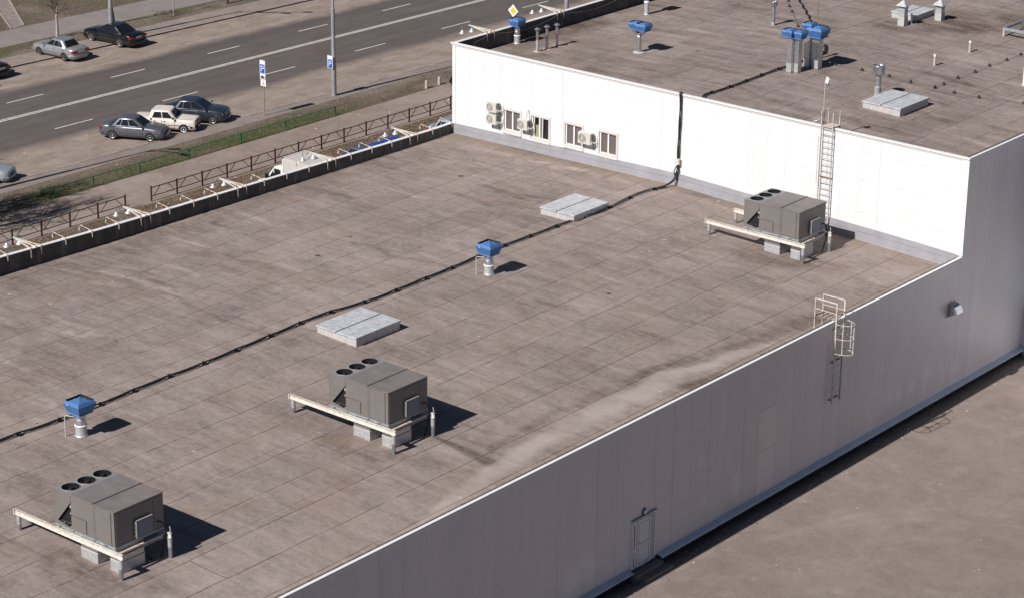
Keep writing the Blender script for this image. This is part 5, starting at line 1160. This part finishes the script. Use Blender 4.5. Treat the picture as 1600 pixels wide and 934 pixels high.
# the car beyond the wall stands on the path facing the viewer
for o in list(C.objects):
    if o.get('label', '').startswith('black car on the footpath'): p = G(699, 137); o.location = (p.x+.85, p.y+2.15, GZ); o.rotation_euler = (0, 0, -math.pi/2)
sm = dict(L=4.1, WB=2.5, H=1.45)
parked(make_car('paint_black', **sm), -45.45, -15.75, 0.02, 'black car roof showing above the low parapet at the left')
parked(make_car('paint_lblue', **sm), -45.45, -10.2, 0.0, 'pale silver car roof showing above the low parapet near the second floodlight')
parked(make_car('paint_grey', **dict(sm, H=1.5), hatchback=True, rw=(-1.55, -1.2), deck=.95), -45.15, 7.75, .03, 'dark grey hatchback showing above the parapet right of the white van')
parked(make_car('paint_blue', **sm), -45.05, 10.2, .02, 'bright blue car showing above the parapet right of the dark grey hatchback')
parked(make_car('paint_lblue', **dict(sm, H=1.5), rack=True, hatchback=True, rw=(-1.55, -1.2)), -44.95, 15.8, .02, 'pale silver car with a roof rack beside the corner of the tall white wall')
# white box van, facing away from the building
t = thing('box_van', 'white box van with a beige cargo box parked behind the low parapet', 'van', (-41.7, .5, SZ), math.pi)
# local x forward (world -x)
q = MB(); q.box((-2.6, -1.0, .72), (2.70, 1.0, 2.92), 'canvas'); ob = q.build('cargo_box', t, .02)
q = MB()
for s_ in (-1, 1): q.box((2.66, s_*1.0-.04 if s_ > 0 else -1.03, .7), (2.73, 1.03 if s_ > 0 else -.96, 2.95), 'paint_van')
q.box((2.66, -1.03, 2.88), (2.73, 1.03, 2.95), 'paint_van'); q.box((-2.64, -1.03, 2.88), (-2.58, 1.03, 2.95), 'paint_van'); q.build('box_trim', t)
q = MB(); q.tube([(1.1,-.25,2.93),(1.1,-.25,3.02),(1.1,.05,3.02),(1.1,.05,2.93)], .018, 'black', 5); q.tube([(1.35,-.2,2.93),(1.35,-.2,3.02),(1.35,.3,3.02),(1.35,.3,2.93)], .018, 'black', 5); q.build('roof_bracket', t)
prof = [(2.75,.45),(4.85,.45),(4.95,.75),(4.85,1.12),(4.2,1.36),(3.5,2.22),(3.2,2.34),(2.75,2.34)]
def extr(pr, y0, y1, mat, name, par, bev=.03):
    q = MB(); n = len(pr); v = [(x, y0, z) for x, z in pr]+[(x, y1, z) for x, z in pr]
    q.add(v, [tuple(range(n)), tuple(range(n, 2*n))[::-1]]+[(i, n+i, n+(i+1) % n, (i+1) % n) for i in range(n)], mat); return q.build(name, par, bev)
cabv = extr(prof, -.92, .92, 'paint_van', 'cab', t)
q = MB()
for s_ in (-1, 1): q.poly([(2.98, s_*.925, 1.40), (4.02, s_*.925, 1.36), (3.5, s_*.925, 2.08), (2.98, s_*.925, 2.13)][::s_ and (1 if s_ < 0 else -1)], 'glass', (0, s_, 0), .006)
q.build('side_window', t)
MB().poly([(4.12, -.8, 1.42), (4.12, .8, 1.42), (3.52, .75, 2.15), (3.52, -.75, 2.15)], 'glass', (.1, 0, .08), .12).build('windshield', t)
q = MB()
for s_ in (-1, 1): q.box((3.95, min(s_*.95, s_*1.15), 1.4), (4.05, max(s_*.95, s_*1.15), 1.72), 'black')
q.build('side_mirror', t)
q = MB(); q.box((-2.5, -.4, .5), (4.4, .4, .7), 'black'); q.build('chassis', t)
for xa in (-1.5, 3.95):
    for s_ in (-1, 1):
        q = MB(); q.lathe((0,0,0), [(.001, .1), (.2, .1), (.33, .09), (.36, .05), (.36, -.1)], 'tyre', 20); o = q.build('wheel', t); o.location = (xa, s_*.84, .36); o.rotation_euler = (-s_*math.pi/2, 0, 0)
# ---- lamp posts, signs --------------------------------------------------------------
def lamp_post(loc, label, name='street_lamp', h=10.8, arm=(1, 0), grp='tall grey street lamps', r=.13, arms=((1.7, .0), (1.1, 1.2))):
    t = thing(name, label, 'street lamp', loc, 0, grp)
    q = MB(); q.tube([(0,0,-.1),(0,0,2.4)], [r*1.35,r*1.3], 'pole', 16); q.tube([(0,0,2.38),(0,0,2.5),(0,0,6.)], [r*1.3,r*1.08,r*1.0], 'pole', 16); q.tube([(0,0,5.98),(0,0,6.1),(0,0,h)], [r,r*.72,r*.55], 'pole', 14); obj('pole', q, t)
    for (dx, dy) in arms:
        obj('arm', MB().tube([(0,0,h-.6),(dx*.3,dy*.3,h-.05),(dx*.7,dy*.7,h+.12),(dx,dy,h+.15)], .05, 'pole', 8), t)
        q = MB(); d = Vector((dx, dy, 0)).normalized(); q.beam(Vector((dx, dy, h+.15)), Vector((dx, dy, h+.12))+d*.75, .28, .13, 'galv'); obj('lamp', q, t, .03)
    return t
near = lamp_post((-58.15, 18.27, GZ), 'tall grey lamp post carrying a parking sign, near pavement', h=10.6)
lamp_post((-59.35, -11.2, GZ), 'lamp post outside the left edge whose double-headed shadow crosses the pavement', h=11.6, arms=((.6, .5), (1.9, .3)))
lamp_post((-80.75, 18.55, GZ), 'grey lamp post behind the black sedan at the far kerb', h=10.7, arms=((2.4, 1.6), (3.4, 2.9)))
lamp_post((-82.2, -10.5, GZ), 'far lamp post outside the left edge', h=10.7, arms=((2.4, 1.6), (3.4, 2.9)))
lamp_post((-57.0, 42.0, GZ), 'white lamp post with a yellow band rising behind the upper parapet', h=10.6)
# yellow band on that post
q = MB(); q.lathe((0,0,0), [(.165, 2.55), (.165, 3.1)], 'yellow', 16); o = q.build('band', C.objects[-1] if 0 else [x for x in C.objects if x.get('label', '').startswith('white lamp post')][0])
def glyph(q, txt, x, z, h, mat, y):
    """block capitals drawn as bars on the plane y=const; x,z lower left"""
    s = h/7
    F = {'P': [(0,0,0,7),(0,7,3.4,7),(3.4,7,4.2,6.2),(4.2,6.2,4.2,4.6),(4.2,4.6,3.4,3.7),(3.4,3.7,0,3.7)]}
    for (a, b_, c, d) in F[txt]: q.beam((x+a*s, y, z+b_*s), (x+c*s, y, z+d*s), s*.95, .006, mat, up=(0, 1, 0))
def sign_plate(parent, x0, x1, z0, z1, y, kind):
    q = MB(); q.box((x0, y, z0), (x1, y+.025, z1), 'white'); e = .025
    if kind == 'P':
        m_ = (x1-x0)*.09; q.box((x0+m_, y-.003, z0+e), (x1-m_, y, z1-(z1-z0)*.30), 'signblue'); hh = (z1-z0)*.40; glyph(q, 'P', (x0+x1)/2-hh*.28, z0+e+(z1-z0)*.135, hh, 'white', y-.006)
    if kind == 'car':
        q.beam((x0+.06, y-.004, (z0+z1)/2-.045), (x1-.06, y-.004, (z0+z1)/2-.045), .10, .006, 'black', up=(0, 1, 0)); q.beam((x0+.15, y-.004, (z0+z1)/2+.03), (x1-.17, y-.004, (z0+z1)/2+.03), .08, .006, 'black', up=(0, 1, 0)); q.beam((x0+.04, y-.004, z0+.05), (x1-.04, y-.004, z0+.05), .03, .006, 'black', up=(0,1,0))
    if kind == 'wheelchair':
        cx, cz = (x0+x1)/2, (z0+z1)/2; q.tube([(cx+.07*math.cos(a)-.01, y-.004, cz-.06+.07*math.sin(a)) for a in np.linspace(-3.6, .4, 12)], .010, 'black', 4); q.beam((cx-.02, y-.004, cz+.13), (cx-.01, y-.004, cz-.02), .025, .006, 'black', up=(0,1,0)); q.beam((cx-.01, y-.004, cz-.02), (cx+.07, y-.004, cz-.02), .025, .006, 'black', up=(0,1,0)); q.beam((cx+.07, y-.004, cz-.02), (cx+.1, y-.004, cz-.12), .025, .006, 'black', up=(0,1,0)); q.beam((cx-.02, y-.004, cz+.05), (cx+.06, y-.004, cz+.05), .02, .006, 'black', up=(0,1,0)); q.beam((cx-.04, y-.004, cz+.15), (cx, y-.004, cz+.15), .04, .006, 'black', up=(0,1,0))
    return q.build('sign_board', parent)
t = thing('parking_sign', 'white and blue parking sign with two plates below on a thin grey post', 'parking sign', (-58.25, 11.75, GZ))
obj('post', MB().tube([(0,0,-.05),(0,0,3.8)], .04, 'pole', 10), t)
b2 = sign_plate(t, -.24, .24, 2.86, 3.74, -.07, 'P'); sign_plate(t, -.24, .24, 2.46, 2.84, -.07, 'car'); sign_plate(t, -.20, .28, 2.02, 2.44, -.07, 'wheelchair')
t = thing('parking_sign', 'white and blue parking sign fastened to the tall grey lamp post', 'parking sign', (-58.15, 18.27, GZ))
pz = Vector((-58.15, 18.27, 0)); zt_, zb_ = topz(pz, 87)-GZ, topz(pz, 106.5)-GZ
sign_plate(t, -.34, .14, zb_, zt_, -.24, 'P'); q = MB(); q.box((-.2, -.21, zb_+.2), (.2, .0, zb_+.24), 'galv'); q.box((-.2, -.21, zt_-.3), (.2, .0, zt_-.26), 'galv'); obj('clamp', q, t)
t = thing('road_sign', 'yellow and white diamond road sign beyond the upper parapet', 'road sign', (-57, 35.8, GZ))
obj('post', MB().tube([(0,.03,-.05),(0,.03,3.1)], .04, 'pole', 10), t)
q = MB(); r = .47; cz = 2.80; D = lambda k, y: [(k, y, cz), (0, y, cz+k), (-k, y, cz), (0, y, cz-k)]
q.poly(D(r, -.02), 'white', (0, 1, 0), .02); q.poly(D(r*.60, -.024), 'yellow'); obj('sign_board', q, t)
# ---- railings -----------------------------------------------------------------------
def brown_rail(posts, label):
    o3 = Vector(posts[0]); t = thing('brown_railing', label, 'railing', tuple(o3), 0, 'brown metal railings')
    P3 = [Vector(p)-o3 for p in posts]; Z = Vector((0, 0, 1))
    for p in P3: obj('post', MB().beam(p-Z*.1, p+Z*.92, .075, .075, 'brown'), t)
    for a, b2 in zip(P3[:-1], P3[1:]):
        q = MB(); q.beam(a+Z*.82, b2+Z*.82, .045, .045, 'brown'); q.beam(a+Z*.30, b2+Z*.30, .04, .04, 'brown'); d = b2-a
        q.beam(a+d*.10+Z*.30, a+d*.36+Z*.82, .032, .03, 'brown'); q.beam(a+d*.64+Z*.82, a+d*.90+Z*.30, .032, .03, 'brown'); obj('rail_panel', q, t)
FX = lambda y: -50.62+.0225*y if y > -5.5 else -50.58+.02*y+.0
ys1 = [-5.24-2.06*k for k in range(1, 9)]
brown_rail([(-50.43+.018*y, y, GZ) for y in ys1], 'left length of brown railing ending at the gap in the path edge')
brown_rail([(-50.50+.018*y, y, GZ) for y in [-5.24+2.02*k for k in range(24)]], 'long right length of brown railing from the gap to the white wall')
def green_rail(posts, label):
    o3 = Vector(posts[0]); t = thing('green_railing', label, 'railing', tuple(o3), 0); Z = Vector((0, 0, 1)); P3 = [Vector(p)-o3 for p in posts]
    for p in P3: obj('post', MB().beam(p-Z*.1, p+Z*.62, .06, .06, 'green'), t)
    for a, b2 in zip(P3[:-1], P3[1:]): obj('rail', MB().tube([a+Z*.62, b2+Z*.62], .03, 'green', 8), t)
gy = [14.83, 10.3, 6.4, 2.0, -1.98, -5.6, -8.69+.1, -12.01, -15.5, -19]
green_rail([(-55.12+.024*y, y, GZ) for y in gy], 'low green tube railing along the grass strip')
for (px, py, lb) in ((666.3, 138.5, 'left one of two short pale concrete bollards on the verge'), (686.3, 132.7, 'right one of two short pale concrete bollards on the verge')):
    p = G(px, py); q = MB(); q.lathe((0,0,0), [(.11, -.05), (.10, .5), (.07, .56), (.001, .57)], 'stonepost', 12); tag(q.build('bollard', loc=tuple(p)), lb, 'bollard', 'concrete bollards on the verge')
# ---- bare trees ----------------------------------------------------------------------
def bare_tree(loc, label, h, mat, lean=0, seed=1, spread=.5, dens=1., trunk_r=.13, low=.25, grp='bare street trees'):
    r_ = random.Random(seed); t = thing('bare_tree', label, 'tree', loc, 0, grp)
    tr = MB(); cr = MB()
    n = 9; pts = []; d = Vector((0, 0, 1)); p = Vector((0, 0, -.1))
    for i in range(n): pts.append(p.copy()); p = p+Vector((r_.gauss(0, .05)+lean*.05, r_.gauss(0, .05), h/n*.85))
    tr.tube(pts, [trunk_r*(1-.85*i/(n-1)) for i in range(n)], mat, 8); obj('trunk', tr, t)
    def br(p, d, L, r, lev):
        k = 4; pp = [p]; 
        for i in range(k):
            d = (d+Vector((r_.gauss(0, .16), r_.gauss(0, .16), r_.gauss(.06, .1)))).normalized(); pp.append(pp[-1]+d*L/k)
        cr.tube(pp, [r*(1-.7*i/k) for i in range(k+1)], 'bark', 4 if lev > 1 else 6, False)
        if lev < 4:
            m_ = int((4 if lev == 1 else 3)*dens+r_.random())
            for i in range(m_):
                u = r_.uniform(.3, 1); q_ = pp[min(k, int(u*k)+0)]; a = Vector((r_.gauss(0, 1), r_.gauss(0, 1), r_.gauss(0, .6))).normalized()
                br(q_, (d+a*.85).normalized(), L*r_.uniform(.45, .7), r*.5, lev+1)
    for i in range(int(15*dens)):
        z = low+(1-low)*(i/(15*dens)); idx = min(n-2, int(z*n)); b0 = pts[idx].lerp(pts[idx+1], r_.random()); a = r_.random()*6.28
        br(b0, Vector((math.cos(a), math.sin(a), .9)).normalized(), h*spread*(1.15-z)*r_.uniform(.7, 1.1), trunk_r*.42*(1.1-z), 1)
    obj('crown', cr, t); return t
p = G(88.9, 59.5); bare_tree(tuple(p), 'bare tree with a whitish trunk behind the silver sedan', 5.6, 'whitebark', seed=3, low=.38, trunk_r=.12)
p = G(178.5, 37.5); bare_tree(tuple(p), 'dark bare tree trunk just left of the far lamp post', 7.0, 'bark', seed=5, low=.6, trunk_r=.13)
p = G(272.5, 24.3); bare_tree(tuple(p), 'slim pale young tree trunk on the far verge', 4.5, 'whitebark', seed=6, low=.62, trunk_r=.07, dens=.7)
p = G(355, 6.3); bare_tree(tuple(p), 'dark bare trunk at the top edge of the picture on the far verge', 6.0, 'bark', seed=7, low=.6, trunk_r=.14, dens=.7)
for i, (x, y, h, s_) in enumerate(((-56.8, -15.4, 11.6, 11), (-53.9, -16.6, 11.5, 12), (-57.2, -18.5, 12.5, 13), (-55.0, -19.8, 13., 14))):
    bare_tree((x, y, GZ), '%s bare tree outside the left edge casting branch shadows on the path' % ('first', 'second', 'third', 'fourth')[i], h, 'bark', seed=s_, low=.25, dens=1.35, spread=.30, trunk_r=.19)
# bits that nobody could count: grass blades, dry leaves, crumbs of rubble
def scatter(name, label, n, region, mats, size, hgt, flatl=False, seed=1, wt=None):
    r_ = np.random.default_rng(seed); q = MB(); vs = []; fs = []; mi = []; k = 0
    for m_ in mats: q._m(m_)
    while k < n:
        x, y, z = region(r_)
        if wt is not None and r_.random() > wt(x, y): k += 1; continue
        a = r_.random()*6.283; s_ = size*(.5+r_.random()); c, s2 = math.cos(a)*s_, math.sin(a)*s_; h = hgt*(.4+r_.random())
        o_ = len(vs)
        if flatl: vs += [(x-c, y-s2, z+.006), (x+s2*.6, y-c*.6, z+h*.5), (x+c, y+s2, z+h), (x-s2*.6, y+c*.6, z+.01)]; fs.append((o_, o_+1, o_+2, o_+3))
        else: vs += [(x-c*.3, y-s2*.3, z), (x+c*.3, y+s2*.3, z), (x+c+r_.normal()*.02, y+s2, z+h)]; fs.append((o_, o_+1, o_+2))
        mi.append(int(r_.integers(len(mats)))); k += 1
    q.v = vs; q.f = [list(f) for f in fs]; q.mi = mi; q.sm = [False]*len(fs); o = q.build(name); tag(o, label, 'ground cover', None, 'stuff'); return o
gb = [simple('blade_green', (.06, .095, .02), .8), simple('blade_dark', (.035, .055, .014), .8), simple('blade_straw', (.20, .155, .09), .9)]
lv = [simple('leaf_brown', (.15, .085, .045), .9), simple('leaf_tan', (.30, .215, .14), .9), simple('leaf_dark', (.06, .04, .028), .9), simple('leaf_red', (.2, .095, .06), .9)]
def rg(xa, sa, xb, sb, y0, y1, z):
    def f(r_): y = r_.uniform(y0, y1); u = r_.random(); return (xa+sa*y)*(1-u)+(xb+sb*y)*u, y, z
    return f
scatter('grass', 'short green grass growing on the strip along the green railing', 26000, rg(-57.9, .03, -55.0, .02, -14, 34, GZ), gb[:2], .035, .10, seed=2, wt=lambda x, y: .08+float(greenf(np.array([x]), np.array([y]))[0]))
scatter('dry_grass', 'dry straw-coloured grass and litter on the near verge', 9000, rg(-57.9, .03, -55.0, .02, -16, 40, GZ), [gb[2], lv[2], lv[1]], .04, .08, seed=3)
scatter('dry_leaves', 'brown fallen leaves on the strip behind the low parapet', 16000, rg(-50.1, .019, -47.0, .019, -16, 24, GZ), lv, .05, .04, True, 4)
scatter('lawn_grass_tufts', 'patchy grass tufts on the far lawn and verge', 16000, rg(-89.3, .058, -104, .058, 8, 60, GZ), [gb[0], gb[1], gb[2], lv[1]], .05, .10, seed=5)
scatter('far_verge_grass', 'thin grass on the far verge beyond the kerb', 8000, rg(-82.8, .05, -85.1, .055, 0, 50, GZ), [gb[0], gb[1], gb[2]], .04, .09, seed=6)
# scraps of paper and stones lying about
for i, (px, py) in enumerate(((137,363),(205,345),(480,166))): pass
def rubble(name, label, n, reg, mats, s, seed):
    r_ = np.random.default_rng(seed); q = MB()
    for k in range(n):
        x, y, z = reg(r_); a = s*(.4+r_.random()*1.2); b2 = a*(.5+r_.random()*.6); h = a*.5; t_ = r_.random()*3.1; c, s2 = math.cos(t_), math.sin(t_); m_ = mats[int(r_.integers(len(mats)))]
        v = [(x+c*i*a-s2*j*b2, y+s2*i*a+c*j*b2, z) for i, j in ((-1,-1),(1,-.8),(.9,1),(-.8,.9))]; v2 = [(x+c*i*a*.6-s2*j*b2*.6, y+s2*i*a*.6+c*j*b2*.6, z+h) for i, j in ((-1,-1),(1,-.8),(.9,1),(-.8,.9))]
        q.add(v+v2, [(4,5,6,7),(0,1,5,4),(1,2,6,5),(2,3,7,6),(3,0,4,7)], m_)
    tag(q.build(name), label, 'rubble', None, 'stuff')
rubble('gravel', 'small pale stones and crumbs scattered on the yard by the grey wall', 300, lambda r_: (r_.uniform(.5, 26), r_.uniform(-40, 10), GZ), ['pebble', 'stonepost', 'seam', 'pebble', 'litter'], .024, 21)
rubble('gravel_edge', 'stones and dirt lying along the foot of the grey wall', 260, lambda r_: (.2+abs(r_.normal())*.5, r_.uniform(-40, 7), GZ), ['pebble', 'stonepost', 'seam'], .035, 22)
rubble('street_litter', 'paper scraps and stones scattered on the path and verges', 120, lambda r_: (r_.uniform(-58, -48), r_.uniform(-14, 34), GZ), ['litter', 'pebble', 'stonepost'], .04, 23)
